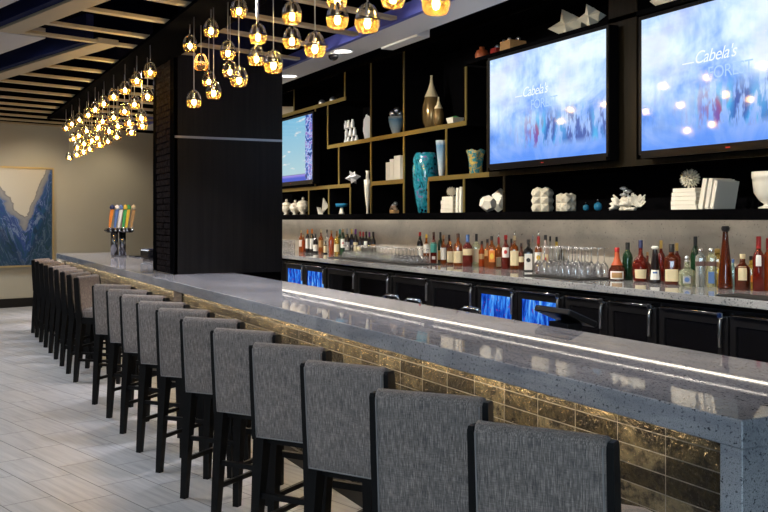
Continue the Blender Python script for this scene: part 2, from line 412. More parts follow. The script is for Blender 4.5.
    def mesh(s, name):
        me = bpy.data.meshes.new(name); me.from_pydata(s.v, [], s.f); me.update()
        me.polygons.foreach_set('use_smooth', s.sm)
        import bmesh
        bm = bmesh.new(); bm.from_mesh(me); bmesh.ops.recalc_face_normals(bm, faces=bm.faces[:]); bm.to_mesh(me); bm.free()
        return me
    def build(s, name, mat, parent=None, label=None):
        me = s.mesh(name); me.materials.append(MAT[mat])
        o = bpy.data.objects.new(name, me); COL.objects.link(o)
        if parent: o.parent = parent
        if label: o['label'] = label
        return o
def tag(o, label=None, cat=None, group=None, kind=None):
    if label: o['label'] = label
    if cat: o['category'] = cat
    if group: o['group'] = group
    if kind: o['kind'] = kind
    return o
def empty(name, loc, rz=0., label=None, cat=None, group=None, kind=None):
    o = bpy.data.objects.new(name, None); COL.objects.link(o); o.location = loc; o.rotation_euler = (0, 0, rz)
    o.empty_display_size = .1
    return tag(o, label, cat, group, kind)
def copy_tree(o, parent=None):
    c = o.copy(); COL.objects.link(c)
    if parent: c.parent = parent
    for ch in list(o.children): copy_tree(ch, c)
    return c
def structure(o, label=None): return tag(o, label, None, None, 'structure')
def at(o, loc, rz=0.): o.location = loc; o.rotation_euler = (0, 0, rz); return o

# ================================================================== the room shell
structure(MB().box(-9, 14, -6, 24, -.12, 0).build('floor', 'wood_look_tile'), 'grey-beige wood-look tile floor in long planks')
structure(MB().box(-6, 12, 17.70, 17.779, 3.485, 4.25).build('trim_61', 'matte_black'), 'added black band standing for shade above the far wall').rotation_euler.z = PHI  # added dark band, keeps the gaps between the far slats black
far = structure(MB().box(-6, 12, 17.78, 17.98, 0, 4.3).build('wall_far', 'olive_wall'), 'plain olive-beige far wall behind the painting'); far.rotation_euler.z = PHI
bb = structure(MB().box(-6, 12, 17.755, 17.78, 0, .17).build('baseboard_far', 'black_wood'), 'black baseboard along the far wall'); bb.rotation_euler.z = PHI
structure(MB().box(5.72, 5.92, -4.2, 20.2, 0, 4.3).build('wall_back', 'dark_wall'), 'dark wall behind the display shelving')
lw = structure(MB().box(-5.2, -5.0, -6, 17.8, 0, 4.3).build('wall_left', 'pale_wall')); lw.rotation_euler.z = PHI
structure(MB().box(-9, 5.9, -4.4, -4.2, 0, 4.3).build('wall_near', 'pale_wall'))
cl = structure(MB().box(-6, 12, -6, 18, 4.25, 4.35).build('ceiling', 'navy_void'), 'dark ceiling void above the slats'); cl.rotation_euler.z = PHI
# hung ceiling: slats, beams, grey panels (building grid: local x = across, y = along)
def grid(mb, name, mat, label=None):
    o = structure(mb.build(name, mat), label); o.rotation_euler.z = PHI; return o
SLZ = 3.47
slats = [3.75, 4.55, 5.33, 6.12, 6.9, 7.63, 8.40, 8.97, 9.95, 10.76, 11.55, 12.32, 13.12, 13.95, 14.70, 15.42, 16.25, 17.0, 17.6]
tn = 1
for b1v in slats:
    x0 = 3.50 if b1v < 9.2 else 4.48
    if abs(b1v - 8.97) < .01: x0 = 2.2
    x1 = (3.84 + SP * b1v) / CP
    grid(MB().box(x0, x1, b1v - .042, b1v + .042, SLZ, SLZ + .03), f'trim_{tn}', 'slat_wood', 'ceiling slat, one of a run of light wooden slats'); tn += 1
grid(MB().box(3.28, 3.50, -2, 9.03, SLZ - .005, SLZ + .05), f'trim_{tn}', 'beam_wood', 'light wooden beam ending the near slats'); tn += 1
grid(MB().box(4.26, 4.48, 8.92, 17.76, SLZ - .005, SLZ + .05), f'trim_{tn}', 'beam_wood', 'light wooden beam ending the far slats'); tn += 1
grid(MB().box(3.20, 3.28, -2, 9.03, SLZ + .02, SLZ + .30), f'trim_{tn}', 'navy_light_tint', 'upstand beside the near beam, coloured navy for blue light on it'); tn += 1
grid(MB().box(4.18, 4.26, 9.03, 17.76, SLZ + .02, SLZ + .30), f'trim_{tn}', 'navy_light_tint', 'upstand beside the far beam, coloured navy for blue light on it'); tn += 1
grid(MB().box(-5, 2.96, -4, 8.92, SLZ, SLZ + .1), f'trim_{tn}', 'grey_ceiling', 'grey ceiling panel beside the near beam'); tn += 1
grid(MB().box(-5, 3.78, 9.08, 17.76, SLZ, SLZ + .1), f'trim_{tn}', 'grey_ceiling', 'grey ceiling panel beside the far beam'); tn += 1
structure(MB().box(2.02, 2.52, 2.2, 17.2, 3.435, 3.465).build(f'trim_{tn}', 'matte_black'), 'black ceiling board the pendants hang from'); tn += 1
structure(MB().box(3.98, 4.40, -4.2, 19.2, 3.50, 3.58).box(4.40, 4.54, 8.05, 8.85, 3.48, 3.58).build(f'trim_{tn}', 'white_soffit'), 'white soffit strip with round downlights'); tn += 1
structure(MB().box(3.93, 3.98, -4.2, 19.2, 3.49, 3.62).build(f'trim_{tn}', 'blue_light_tint'), 'fascia along the soffit, coloured blue for the light on it'); tn += 1
structure(MB().box(4.40, 5.72, -4.2, 19.6, 3.70, 3.78).build(f'trim_{tn}', 'matte_black'), 'black ceiling over the back bar'); tn += 1

# ================================================================== pillar standing on the bar
PX0, PX1, PY0, PY1, PT = 2.50, 3.73, 10.07, 11.07, 4.2
p = empty('pillar', (0, 0, 0), label='dark wood pillar with a brick-lined side standing on the bar', kind='structure')
MB().box(PX0 + .03, PX1, PY0 + .02, PY1, 1.071, PT).box(3.20, PX1, PY0 + .02, PY1, 0, 1.071).build('core', 'matte_black', p)
MB().box(PX0, PX1 + .01, PY0, PY0 + .02, 1.071, 2.56).build('wood_panel', 'espresso_panel', p)
MB().box(PX0, PX1 + .01, PY0, PY0 + .02, 2.585, PT).build('wood_panel', 'espresso_panel', p)
MB().box(PX0 - .002, PX1 + .01, PY0 - .004, PY0 + .02, 2.56, 2.585).build('metal_strip', 'steel', p, 'thin bright metal strip')
MB().box(PX0 - .012, PX0 + .03, PY0, PY0 + .17, 1.071, PT).build('corner_frame', 'matte_black', p)
MB().box(PX0 - .012, PX0 + .03, PY1 - .17, PY1, 1.071, PT).build('corner_frame', 'matte_black', p)
br = MB(); rr = random.Random(3); z = 1.075; row = 0
while z < 3.46:
    y = PY0 + .17 - (.11 if row % 2 else 0)
    while y < PY1 - .17:
        ya, yb = max(y, PY0 + .172), min(y + .215, PY1 - .172)
        if yb - ya > .02: br.bbox(PX0 - .004 - rr.random() * .016, PX0 + .03, ya, yb - .006, z, z + .062, .006)
        y += .22
    z += .07; row += 1
br.build('brick_facing', 'dark_gloss_brick', p, 'dark glossy brick facing')

# ================================================================== bar counter
BX0, BX1, BY0, BY1, BZ, TH = 2.20, 3.187, 2.003, 17.4, 1.07, .088
bar = empty('bar_counter', (0, 0, 0), label='long bar counter with grey granite top and glazed gold-brown tile front', cat='bar counter')
MB().bbox(BX0, BX1, BY0, BY1, BZ - TH, BZ, .004).build('countertop', 'grey_granite', bar)
MB().bbox(BX0, BX1, BY0, BY0 + TH, 0, BZ - TH, .003).build('end_panel', 'grey_granite', bar)
MB().bbox(BX0, BX1, BY1 - TH, BY1, 0, BZ - TH, .003).build('end_panel', 'grey_granite', bar)
MB().box(2.322, 2.40, BY0 + TH, BY1 - TH, .10, BZ - TH).build('tiled_front', 'gold_glaze_tile', bar)
MB().box(2.300, 2.40, BY0 + TH, BY1 - TH, 0, .10).build('base_moulding', 'black_wood', bar)
MB().box(2.290, 2.322, BY0 + TH, BY1 - TH, BZ - TH - .022, BZ - TH).build('dark_channel', 'black_wood', bar)
MB().box(2.217, 2.233, BY0 + .45, BY1 - TH - .05, BZ - TH - .0025, BZ - TH - .0005).build('light_strip', 'warm_strip_glow', bar, 'warm light strip under the counter lip')
MB().box(2.40, 2.46, BY0 + TH, BY1 - TH, .0, BZ - TH).build('back_panel', 'matte_black', bar)
MB().box(3.05, 3.185, BY0 + TH + .02, 9.9, .80, BZ - TH).build('inner_panel', 'matte_black', bar)
ws = MB().box(2.46, 3.62, BY0 + TH + .02, 9.9, .74, .80).build('work_shelf', 'cooler_black', bar)
for y in (2.3, 4.6, 7.2, 9.6): MB().box(3.5, 3.58, y, y + .06, 0, .74).build('shelf_leg', 'steel', bar)
oy = on_x(179, 296, 2.322).y
o = MB().bbox(2.306, 2.3205, oy - .16, oy + .16, .83, .955, .004).build('outlet_plate', 'gloss_black')
tag(o, 'small black outlet plate set in the tile front of the bar', 'outlet')

# steel sink edge and taps behind the bar
a, b = on_x(378, 299, 3.25), on_x(469, 313, 3.25)
sk = empty('bar_sink', (0, 0, 0), label='steel sink rail with small taps behind the middle of the bar', cat='sink')
MB().bbox(3.22, 3.58, b.y, a.y, .801, .96, .01).build('basin', 'dark_chrome', sk)
MB().box(3.226, 3.240, b.y, a.y, .96, 1.062).build('rim', 'dark_chrome', sk)
for px, hh in ((379, -.055), (400, -.06), (456, -.055)):
    y = on_x(px, 296, 3.3).y
    MB().tube([(3.34, y, .96), (3.34, y, 1.055 + hh + .05), (3.36, y - .02, 1.075 + hh + .05), (3.42, y - .09, 1.07 + hh + .04), (3.43, y - .10, 1.06 + hh)], .013).lathe([(.024, 0), (.024, .03), (.012, .04)], 12, (3.34, y, .96)).build('tap', 'chrome', sk)

# point-of-sale screen on the work shelf
pc = on_x(568, 322, 3.42)
ps = empty('till_terminal', (3.40, pc.y, .802), .0, 'dark slanted touch-screen till behind the bar by the blue-lit cooler doors', 'till')
MB().bbox(-.14, .14, -.15, .15, 0, .03, .008).build('stand_foot', 'cooler_black', ps)
kk_ = depth(3.40, pc.y) / F; zt_ = CZ - (310 - HOR) * kk_ - .802
MB().box(-.05, .05, -.09, .09, .03, zt_ - .07).build('stand_neck', 'cooler_black', ps)
Mt = Matrix.Translation((0, 0, zt_ - .035)) @ Matrix.Rotation(math.radians(22), 4, 'Y')
MB().bbox(-.11, .11, -.165, .165, -.018, .018, .006, Mt).build('screen_housing', 'cooler_black', ps)
MB().bbox(-.10, .10, -.15, .15, .0182, .020, .001, Mt).build('touch_screen', 'gloss_black', ps)

# ================================================================== bar stools
def make_stool():
    t = empty('bar_stool', (0, 0, 0))
    def rect(cx, cy, z, hx, hy): return [(cx - hx, cy - hy, z), (cx + hx, cy - hy, z), (cx + hx, cy + hy, z), (cx - hx, cy + hy, z)]
    def back_y(z): return -.232 - .034 * max(0, (z - .62)) / .46
    for s in (-1, 1):
        x = .196
        rings = [rect(s * (x - .008), -.268, 0, .018, .019), rect(s * (x - .014), -.238, .40, .025, .026), rect(s * (x - .016), -.214, .63, .030, .033)]
        MB().loft(rings).build('leg', 'stool_wood', t)
        MB().loft([rect(s * .205, -.216, .62, .011, .032), rect(s * .205, back_y(.85) + .014, .85, .011, .030), rect(s * .205, back_y(1.06) + .014, 1.06, .010, .027), rect(s * .205, back_y(1.072) + .014, 1.072, .008, .022)]).build('back_post', 'stool_wood', t)
        MB().loft([rect(s * .186, .215, 0, .017, .017), rect(s * .184, .205, .60, .026, .026)]).build('leg', 'stool_wood', t)
    # upholstered back: rounded section swept across
    sec = []
    rear = [(back_y(z) - .018, z) for z in (.638, .72, .82, .92, 1.0, 1.058)]
    top = [(back_y(1.07) - .010, 1.076), (back_y(1.07) + .010, 1.087), (back_y(1.07) + .032, 1.080), (back_y(1.07) + .043, 1.060)]
    front = [(back_y(z) + .044, z) for z in (1.0, .9, .8, .72, .66)]
    sec = [(rear[0][0] + .006, .632)] + rear + top + front + [(front[-1][0] - .01, .632)]
    bk = MB(); xs = [(-.194, .94), (-.190, .985), (-.182, 1.), (-.09, 1.), (0, 1.), (.09, 1.), (.182, 1.), (.190, .985), (.194, .94)]
    cy = sum(q[0] for q in sec) / len(sec); cz = sum(q[1] for q in sec) / len(sec)
    bk.loft([[(x, cy + (q[0] - cy) * (.80 if k < .95 else .95 if k < .99 else 1.), cz + (q[1] - cz) * (.985 if k < .95 else .997 if k < .99 else 1.)) for q in sec] for x, k in xs], smooth=True)
    back = bk.build('backrest', 'grey_weave', t)
    pp = MB()
    for s in (-1, 1): pp.tube([(s * .187, q[0] - .0015, q[1]) for q in rear], .0026, 6)
    pp.tube([(x, rear[0][0] - .001, .635) for x in (-.188, -.09, 0, .09, .188)], .003, 6)
    pp.build('piping', 'piping_grey', back)
    st = MB(); hx, y0, y1 = .207, -.185, .255
    def ring(k, z):
        n = 8; out = []
        for cxs, cys, a0 in ((1, 1, 0), (-1, 1, 90), (-1, -1, 180), (1, -1, 270)):
            for i in range(n):
                a = math.radians(a0 + 90 * i / (n - 1)); r = .035
                out.append((cxs * (hx * k - r) + r * math.cos(a), ((y1 if cys > 0 else y0) - cys * (r + (1 - k) * .21)) + r * math.sin(a), z))
        return out
    st.loft([ring(.965, .665), ring(1., .68), ring(1., .725), ring(.975, .745), ring(.90, .757), ring(.70, .765), ring(.35, .768)], smooth=True)
    seat = st.build('seat', 'grey_weave', t)
    pq = MB(); pq.tube([(q[0], q[1], .728) for q in ring(1.004, 0)] + [(ring(1.004, 0)[0][0], ring(1.004, 0)[0][1], .728)], .0028, 6); pq.build('piping', 'piping_grey', seat)
    MB().box(-.205, .205, -.215, .235, .60, .667).build('seat_frame', 'stool_wood', t)
    MB().box(-.185, .185, -.252, -.228, .345, .370).build('stretcher', 'stool_wood', t)
    for s in (-1, 1): MB().box(s * .186 - .010, s * .186 + .010, -.255, .205, .215, .240).build('stretcher', 'stool_wood', t)
    MB().box(-.18, .18, .195, .222, .30, .335).build('footrest', 'stool_wood', t)
    return t
proto = make_stool()
near = [(468, 421, 60), (370, 389, 65), (301, 360, 58), (249.5, 342.5, 62), (211, 328, 61), (180.5, 317, 65), (156, 308, 66), (136.5, 301, 66.5), (120, 294.5, 67), (106.5, 289, 68), (92.2, 284.3, 71)]
farst = [(74.7, 382.3), (67.7, 373.75), (61.7, 367), (55, 360), (49.2, 353.75), (43.75, 347.8), (39, 342.3), (36, 337.7), (32.5, 333)]
def place_stool(o, anchor, fdir, local):
    # fdir: facing direction in (right, forward) camera terms, anchor = world point of local point
    fx, fy = fdir[0] * CA + fdir[1] * SA, -fdir[0] * SA + fdir[1] * CA
    rz = math.atan2(-fx, fy)
    loc = Matrix.Rotation(rz, 2) @ Vector(local)
    o.location = (anchor.x - loc.x, anchor.y - loc.y, 0); o.rotation_euler = (0, 0, rz)
first = True
for i, (px, py, ang) in enumerate(near):
    o = proto if first else copy_tree(proto); first = False
    a = math.radians(ang); w = (math.sin(a), -math.cos(a)); f = (math.cos(a), math.sin(a))
    place_stool(o, on_z(px, py, 1.084), f, (-.216, -.268))
    tag(o, f'grey bar stool with its back turned outward, {ORD[i]} from the camera end', 'bar stool', 'bar stools along the counter')
for i, (px, py) in enumerate(farst):
    anc = Vector((1.44 + .008 * i, 9.95 + .575 * i, 0))
    o = copy_tree(proto)
    a = math.radians(103.5); f = (math.sin(a), math.cos(a))
    place_stool(o, anc, f, (.188 + .012, -.268))
    tag(o, f'bar stool turned to show its inner back, {ORD[8 - i]} from the painting wall', 'bar stool', 'bar stools along the counter')

# ================================================================== pendants
D = .13; R = D / 2
def make_pendant():
    t = empty('globe_pendant', (0, 0, 0))
    dome = [(.006, .088), (.018, .0855), (.030, .079), (.042, .067), (.052, .050), (.060, .027), (.065, .004)]
    cup = [(.065, -.006), (.0645, -.018), (.062, -.034), (.056, -.052), (.050, -.061), (.044, -.064), (.002, -.064)]
    MB().lathe(dome, 22, caps=False).build('glass_dome', 'clear_dome', t)
    MB().lathe(cup, 22, caps=False).build('amber_bowl', 'amber_cup', t)
    MB().lathe([(.0655, -.007), (.0662, -.001), (.0655, .005), (.060, .005), (.060, -.007), (.0655, -.007)], 22, caps=False).build('metal_ring', 'dark_chrome', t)
    MB().lathe([(.004, .094), (.011, .091), (.012, .020), (.010, .004), (.004, .002)], 12).build('lamp_holder', 'chrome', t)
    MB().lathe([(.002, .004), (.011, .000), (.017, -.014), (.016, -.030), (.008, -.042), (.001, -.043)], 12).build('bulb', 'bulb_glow', t)
    return t
pend = make_pendant()
dimbulb = pend.children[-1].data.copy(); dimbulb.materials[0] = MAT['bulb_dim']
def cord(o, top):
    c = MB().tube([(0, 0, .092), (.002, .001, top * .5), (0, 0, top)], .0036, 6).build('cord', 'cord_grey', o)
nearp = [(190, 44, 2.2, 'pale globe pendant high beside the pillar corner'),
         (211, 29, 2.2, 'globe pendant hanging above the dark unlit one'),
         (239, 9, 2.2, 'highest globe pendant in front of the upper pillar'),
         (201, 63, 2.3, 'dark amber globe pendant whose bulb hardly glows'),
         (194, 100, 2.15, 'lowest globe pendant beside the brick side of the pillar'),
         (209, 80, 2.4, 'globe pendant half hidden behind a lower one at the pillar'),
         (213.5, 91, 2.2, 'globe pendant overlapping a higher one, low on the pillar'),
         (228, 51, 2.25, 'globe pendant midway up the cluster over the pillar panel'),
         (230, 70, 2.42, 'globe pendant partly covered by the next one over the pillar panel'),
         (239, 78, 2.15, 'lower globe pendant in front of the middle of the pillar'),
         (258, 35, 2.25, 'upper one of two stacked globe pendants by the pillar edge'),
         (256.5, 57, 2.35, 'under one of two stacked globe pendants by the pillar edge'),
         (273.5, 63, 2.15, 'globe pendant hanging lowest at the pillar edge next to the television'),
         (292, 14, 2.2, 'upper one of two stacked globe pendants past the pillar edge'),
         (292, 39, 2.35, 'under one of two stacked globe pendants past the pillar edge'),
         (315, 46, 2.15, 'globe pendant in front of the round downlights in the soffit'),
         (337, -2, 2.4, 'globe pendant cut by the picture top above another one'),
         (337.5, 17, 2.2, 'globe pendant overhead with another globe just above it'),
         (367.5, 20, 2.1, 'big globe pendant hanging before the white soffit strip'),
         (393, -5, 2.2, 'globe pendant of which only the glowing bowl shows above the soffit'),
         (436, 0, 2.1, 'largest globe pendant, closest to the camera')]
used = False
def add_pendant(px, py, d, label, group):
    global used
    o = pend if not used else copy_tree(pend); used = True
    q = on_x(px, py, d); o.location = q; o.rotation_euler.z = random.random() * 6
    tag(o, label, 'pendant light', group)
    return o, q
plist = []
for px, py, d, lb in nearp:
    plist.append((add_pendant(px, py, d, lb, 'globe pendants before the pillar'), 'dark' in lb and 'hardly' in lb))
rows = {'top row': [(440, 62), (375, 105), (318, 150), (262, 183), (215, 217), (172, 245), (138, 272), (95, 297), (58, 318), (30, 338)],
        'second row': [(427, 183), (363, 220), (315, 255), (262, 285), (208, 303), (188, 333), (130, 350), (92, 375), (65, 390)],
        'third row': [(398, 287), (338, 312), (283, 328), (240, 352), (180, 385), (155, 400), (118, 415), (85, 432)],
        'bottom row': [(402, 325), (348, 357), (277, 380), (233, 403), (193, 420), (145, 440), (115, 456), (82, 467), (45, 482)]}
for ri, (rn, pts) in enumerate(rows.items()):
    for i, (zx, zy) in enumerate(pts):
        px, py = 60 + zx / 4.88, 60 + zy / 4.88
        d = 2.12 + .125 * ri + random.uniform(-.02, .02)
        plist.append((add_pendant(px, py - 2.2, d, f'small globe pendant past the pillar, {ORD[i]} from the pillar in the {rn}', 'globe pendants past the pillar'), False))
for (o, q), dim in plist:
    cord(o, 3.435 - q.z)
    if dim:
        for c in o.children:
            if c.name.startswith('bulb'): c.data = dimbulb

# ================================================================== painting on the far wall
def wall_pt(px, py):                      # point on the far wall (local grid y = 17.755)
    r = (px - 384) / F; d = Vector((r * CA + SA, -r * SA + CA)); b1 = d.x * -SP + d.y * CP; t = 17.755 / b1
    x, y = d.x * t, d.y * t
    return x * CP + y * SP, CZ - (py - HOR) * t / F
xr, zt = wall_pt(53, 168); _, zb = wall_pt(53, 266)
pw = 1.5
pt = empty('framed_painting', bld(xr - pw / 2, 17.74, (zt + zb) / 2), PHI, 'large abstract painting of blue mountains in a thin gold frame on the far wall', 'painting')
h = (zt - zb) / 2; w = pw / 2
MB().box(-w + .03, w - .03, -.02, .015, -h + .03, h - .03).build('canvas', 'mountain_painting', pt)
fr = MB().box(-w, w, -.035, .015, h - .035, h).box(-w, w, -.035, .015, -h, -h + .035).box(-w, -w + .035, -.035, .015, -h + .035, h - .035).box(w - .035, w, -.035, .015, -h + .035, h - .035)
fr.build('frame', 'picture_gold', pt)

# ================================================================== beer tap tower + small things on the far bar
tc = on_z(119, 256.5, BZ)
tt = empty('beer_tap_tower', tc, PI / 2, 'dark steel beer tap tower with colourful tap handles on the far bar', 'beer tap')
k = depth(tc.x, tc.y) / F
MB().bbox(-.13, .13, -.10, .10, 0, .03, .008).build('foot_plate', 'dark_chrome', tt)
for dx in (-.07, .05): MB().lathe([(.058, .03), (.058, 24 * k)], 20, (dx * .8, -dx * 1.2, 0)).build('column', 'dark_chrome', tt)
MB().bbox(-.12, .12, -.22, .22, 24 * k, 28.5 * k, .03).build('top_box', 'gloss_black', tt)
hs = [('ink_orange', 'ink_navy', -.17, -.10), ('ink_blue', 'ink_white', -.09, -.04), ('ink_white', 'ink_blue', -.03, .02), ('ink_green', 'ink_yellow', .04, .06), ('ink_yellow', 'ink_green', .09, .10), ('ink_tan', 'ink_cream', .17, .16)]
for i, (c1, c2, sx, tl) in enumerate(hs):
    hy = -sx; z0 = 29 * k
    hd = MB().loft([[(-.12 + x - tl * t * .0, hy + y - t * .14 * (1 if i < 6 else 0) + .1 * t, z0 + zz) for x, y in ((-r, -r), (r, -r), (r, r), (-r, r))] for zz, r, t in ((.0, .014, 0), (.10, .020, .3), (.22, .026, .7), (.29, .024, 1))]).build('tap_handle', c1, tt)
    MB().lathe([(.012, 0), (.036, .015), (.040, .04), (.026, .07), (.006, .085)], 12, (-.12, hy - .04, z0 + .285)).build('handle_top', c2, hd)
    MB().tube([(-.12, hy, z0 - .02), (-.18, hy, z0 - .01), (-.22, hy, z0 - .06)], .016).build('spout', 'chrome', tt)
tr = MB().bbox(-.11, .11, -.26, .26, 0, .02, .004).build('drip_tray', 'gloss_black'); at(tr, on_z(139, 256.6, BZ)); tag(tr, 'flat black drip tray lying beside the beer tap tower', 'tray')
nc = on_z(150.5, 261, BZ)
nb = empty('napkin_caddy', nc, .3, 'small dark caddy on the bar beside the brick side of the pillar', 'caddy')
MB().bbox(-.10, .10, -.13, .13, .03, .17, .02).build('body', 'gloss_black', nb)
MB().bbox(-.07, .07, -.10, .10, 0, .03, .005).build('foot', 'dark_chrome', nb)
MB().bbox(-.085, .085, -.11, .11, .17, .178, .003).build('paper_napkins', 'ink_navy', nb)

# ================================================================== back bar: counter, coolers
CX0, CXW, CTZ = 4.82, 5.70, 1.15
bc = empty('back_bar_counter', (0, 0, 0), label='polished grey granite counter along the back wall carrying bottles and glasses', cat='counter')
MB().bbox(CX0, CXW, -1.0, 18.5, CTZ - .055, CTZ, .004).build('countertop', 'grey_granite', bc)
MB().box(CX0 + .03, CXW, -1.0, 18.5, CTZ - .085, CTZ - .056).build('support_rail', 'matte_black', bc)
structure(MB().box(5.70, 5.72, -1., 18.5, CTZ, 1.675).build('trim_60', 'stone_backsplash'), 'speckled stone backsplash behind the bottles')
CZT = CTZ - .086
cf = 4.88
def cooler(y0, y1, ndoor, lit, label, latchend=True):
    c = empty('back_bar_cooler', (cf + .3, (y0 + y1) / 2, 0), 0, label, 'cooler', 'coolers under the back bar')
    hw = (y1 - y0) / 2
    MB().box(-.27, .50, -hw, hw, .10, CZT).build('cabinet', 'cooler_black', c)
    MB().box(-.22, .48, -hw + .02, hw - .02, 0, .10).build('plinth', 'rubber_black', c)
    dw = (y1 - y0) / ndoor
    for i in range(ndoor):
        a, b2 = -hw + i * dw + .008, -hw + (i + 1) * dw - .008
        d = MB().box(-.30, -.272, a, a + .09, .14, CZT - .05).box(-.30, -.272, b2 - .05, b2, .14, CZT - .05).box(-.30, -.272, a + .09, b2 - .05, CZT - .11, CZT - .05).box(-.30, -.272, a + .09, b2 - .05, .14, .22).build('door', 'cooler_black', c)
        MB().box(-.288, -.276, a + .09, b2 - .05, .22, CZT - .11).build('door_glass', 'cooler_blue_glow' if lit else 'gloss_black', d, 'glass glowing in blue streaks' if lit else None)
        MB().tube([(-.325, a + .05, CZT - .035), (-.325, b2 - .03, CZT - .035)], .011, 8).box(-.33, -.295, b2 - .06, b2 - .04, CZT - .047, CZT - .023).build('top_rail', 'dark_chrome', d)
        MB().bbox(-.335, -.296, a + .02, a + .07, CZT - .065, CZT - .02, .006).build('latch', 'chrome', d)
        MB().tube([(-.318, a + .045, CZT - .07), (-.330, a + .045, CZT - .10), (-.330, a + .045, CZT - .26)], .012, 8).build('handle', 'steel', d)
    return c
def yx(px): return on_x(px, 300, cf - .02).y
cooler(yx(325), yx(284.5) , 2, True, 'black cooler with two blue-lit glass doors next to the pillar')
cooler(yx(390), yx(326), 2, False, 'black cooler with two dark doors beside the blue-lit one near the pillar')
cooler(yx(474), yx(391.5), 2, False, 'black cooler with two dark doors below the stemware tray')
cooler(yx(562), yx(475.5), 2, True, 'black cooler with two blue-lit glass doors behind the till')
cooler(yx(655), yx(563), 2, False, 'black cooler with two dark doors under the wine glass tray')
cooler(yx(812), yx(656.5), 2, False, 'black cooler with two dark doors under the tequila bottles')

# ================================================================== bottles
PROF = {
 'whisky': ([(.92, 0), (1, .02), (1, .56), (.92, .64), (.48, .72), (.35, .77), (.34, .93)], 2.),
 'wine': ([(.93, 0), (1, .02), (1, .58), (.88, .67), (.50, .76), (.38, .82), (.37, .93)], 2.),
 'bulb': ([(.82, 0), (.96, .03), (1, .18), (.95, .32), (.66, .46), (.40, .58), (.29, .70), (.27, .93)], 2.),
 'cognac': ([(.70, 0), (.88, .04), (1, .28), (.98, .42), (.74, .54), (.34, .62), (.24, .70), (.24, .93)], 2.),
 'cone': ([(.98, 0), (1, .03), (.98, .15), (.84, .34), (.62, .58), (.46, .76), (.38, .90), (.38, .94)], 2.),
 'squat': ([(.80, 0), (1, .07), (1, .38), (.86, .50), (.40, .58), (.28, .63), (.28, .84)], 2.6),
 'square': ([(.95, 0), (1, .02), (1, .60), (.92, .67), (.42, .74), (.34, .78), (.34, .93)], 5.),
 'box': ([(.95, 0), (1, .02), (1, .74), (.92, .80), (.50, .83), (.44, .92)], 6.),
 'tall': ([(.93, 0), (1, .02), (1, .60), (.80, .68), (.46, .74), (.40, .78), (.38, .94)], 2.),
}
def bottle(px, top, base, w, prof, glass, cap, lab, desc, emblem=None, pourer=False, capz=.86, scale_r=1.):
    if base is None: loc = on_x(px, 250, 5.64); loc.z = CTZ
    else:
        loc = on_z(px, base, CTZ)
        if loc.x > 5.56: loc = on_x(px, base, 5.56); loc.z = CTZ
    k = depth(loc.x, loc.y) / F
    zb = loc.z
    H = (CZ - (top - HOR) * k) - zb; r = w * k / 2 * scale_r
    rz = math.atan2(-loc.y, -loc.x) + PI / 2
    t = empty('liquor_bottle', loc, rz, desc, 'bottle', 'bottles on the back bar')
    pr, sq = PROF[prof]
    sqs = [sq if fr > .6 else 2. for fr, _ in pr]
    MB().lathe([(fr * r, z * H) for fr, z in pr], 24, sq=sqs).build('glass_body', glass, t)
    nr = pr[-1][0] * r
    def k_at(z):
        for (r0, z0), (r1, z1) in zip(pr, pr[1:]):
            if z0 <= z <= z1: return r0 + (r1 - r0) * (z - z0) / max(1e-6, z1 - z0)
        return 1.
    def patch(ink, z0, z1, half, off, name, parent, round_=False):
        m = MB(); n = 9; nz = 6; g = []
        for j in range(nz + 1):
            v = j / nz; z = z0 + (z1 - z0) * v; row = []
            hw = half * (math.sqrt(max(.02, 1 - (2 * v - 1) ** 2)) if round_ else 1.)
            for i in range(n + 1):
                a = -PI / 2 + hw * (2 * i / n - 1); c, s_ = math.cos(a), math.sin(a)
                kk = 1. if sq == 2. else (abs(c) ** sq + abs(s_) ** sq) ** (-1. / sq)
                rad = (k_at(z) * r) * kk + off
                row.append((rad * c, rad * s_, z * H))
            g.append(row)
        m.loft(g, caps=False, smooth=True, closed=False)
        return m.build(name, ink, parent)
    if lab:
        ink, z0, z1, half = lab
        lo = patch('ink_' + ink, z0, z1, half, .0015, 'paper_label', t)
        if emblem: patch('ink_' + emblem[0], emblem[1], emblem[2], emblem[3], .003, 'label_emblem', lo, emblem[4] if len(emblem) > 4 else True)
    if cap:
        if prof == 'squat': c = MB().lathe([(nr * 1.1, .80 * H), (nr * 1.15, .84 * H)], 14).sphere((0, 0, .92 * H), .08 * H, 14)
        elif prof == 'cone': c = MB().lathe([(nr * 1.05, .91 * H), (nr * 1.5, .94 * H), (nr * 1.6, .97 * H), (nr * 1.2, 1. * H)], 16)
        elif prof == 'box': c = MB().lathe([(nr * 1.05, .88 * H), (nr * 1.25, .91 * H), (nr * 1.2, .98 * H), (nr * .8, 1. * H)], 16)
        else: c = MB().lathe([(nr * 1.10, capz * H), (nr * 1.12, (capz + .01) * H), (nr * 1.12, .985 * H), (nr * 1.0, 1. * H)], 14)
        cp = c.build('cap', cap, t)
        if pourer: MB().tube([(0, 0, H), (0, 0, H * 1.05), (.006, -.012, H * 1.16)], [nr * .7, nr * .5, nr * .28], 8).build('pourer', 'chrome', t)
    return t
A_, BR, RD, DW, GW, CLR, GT, PS, BB = 'amber_liquor', 'brown_liquor', 'red_liquor', 'dark_wine', 'green_wine', 'clear_spirit', 'gold_tequila', 'pale_spirit', 'black_bottle'
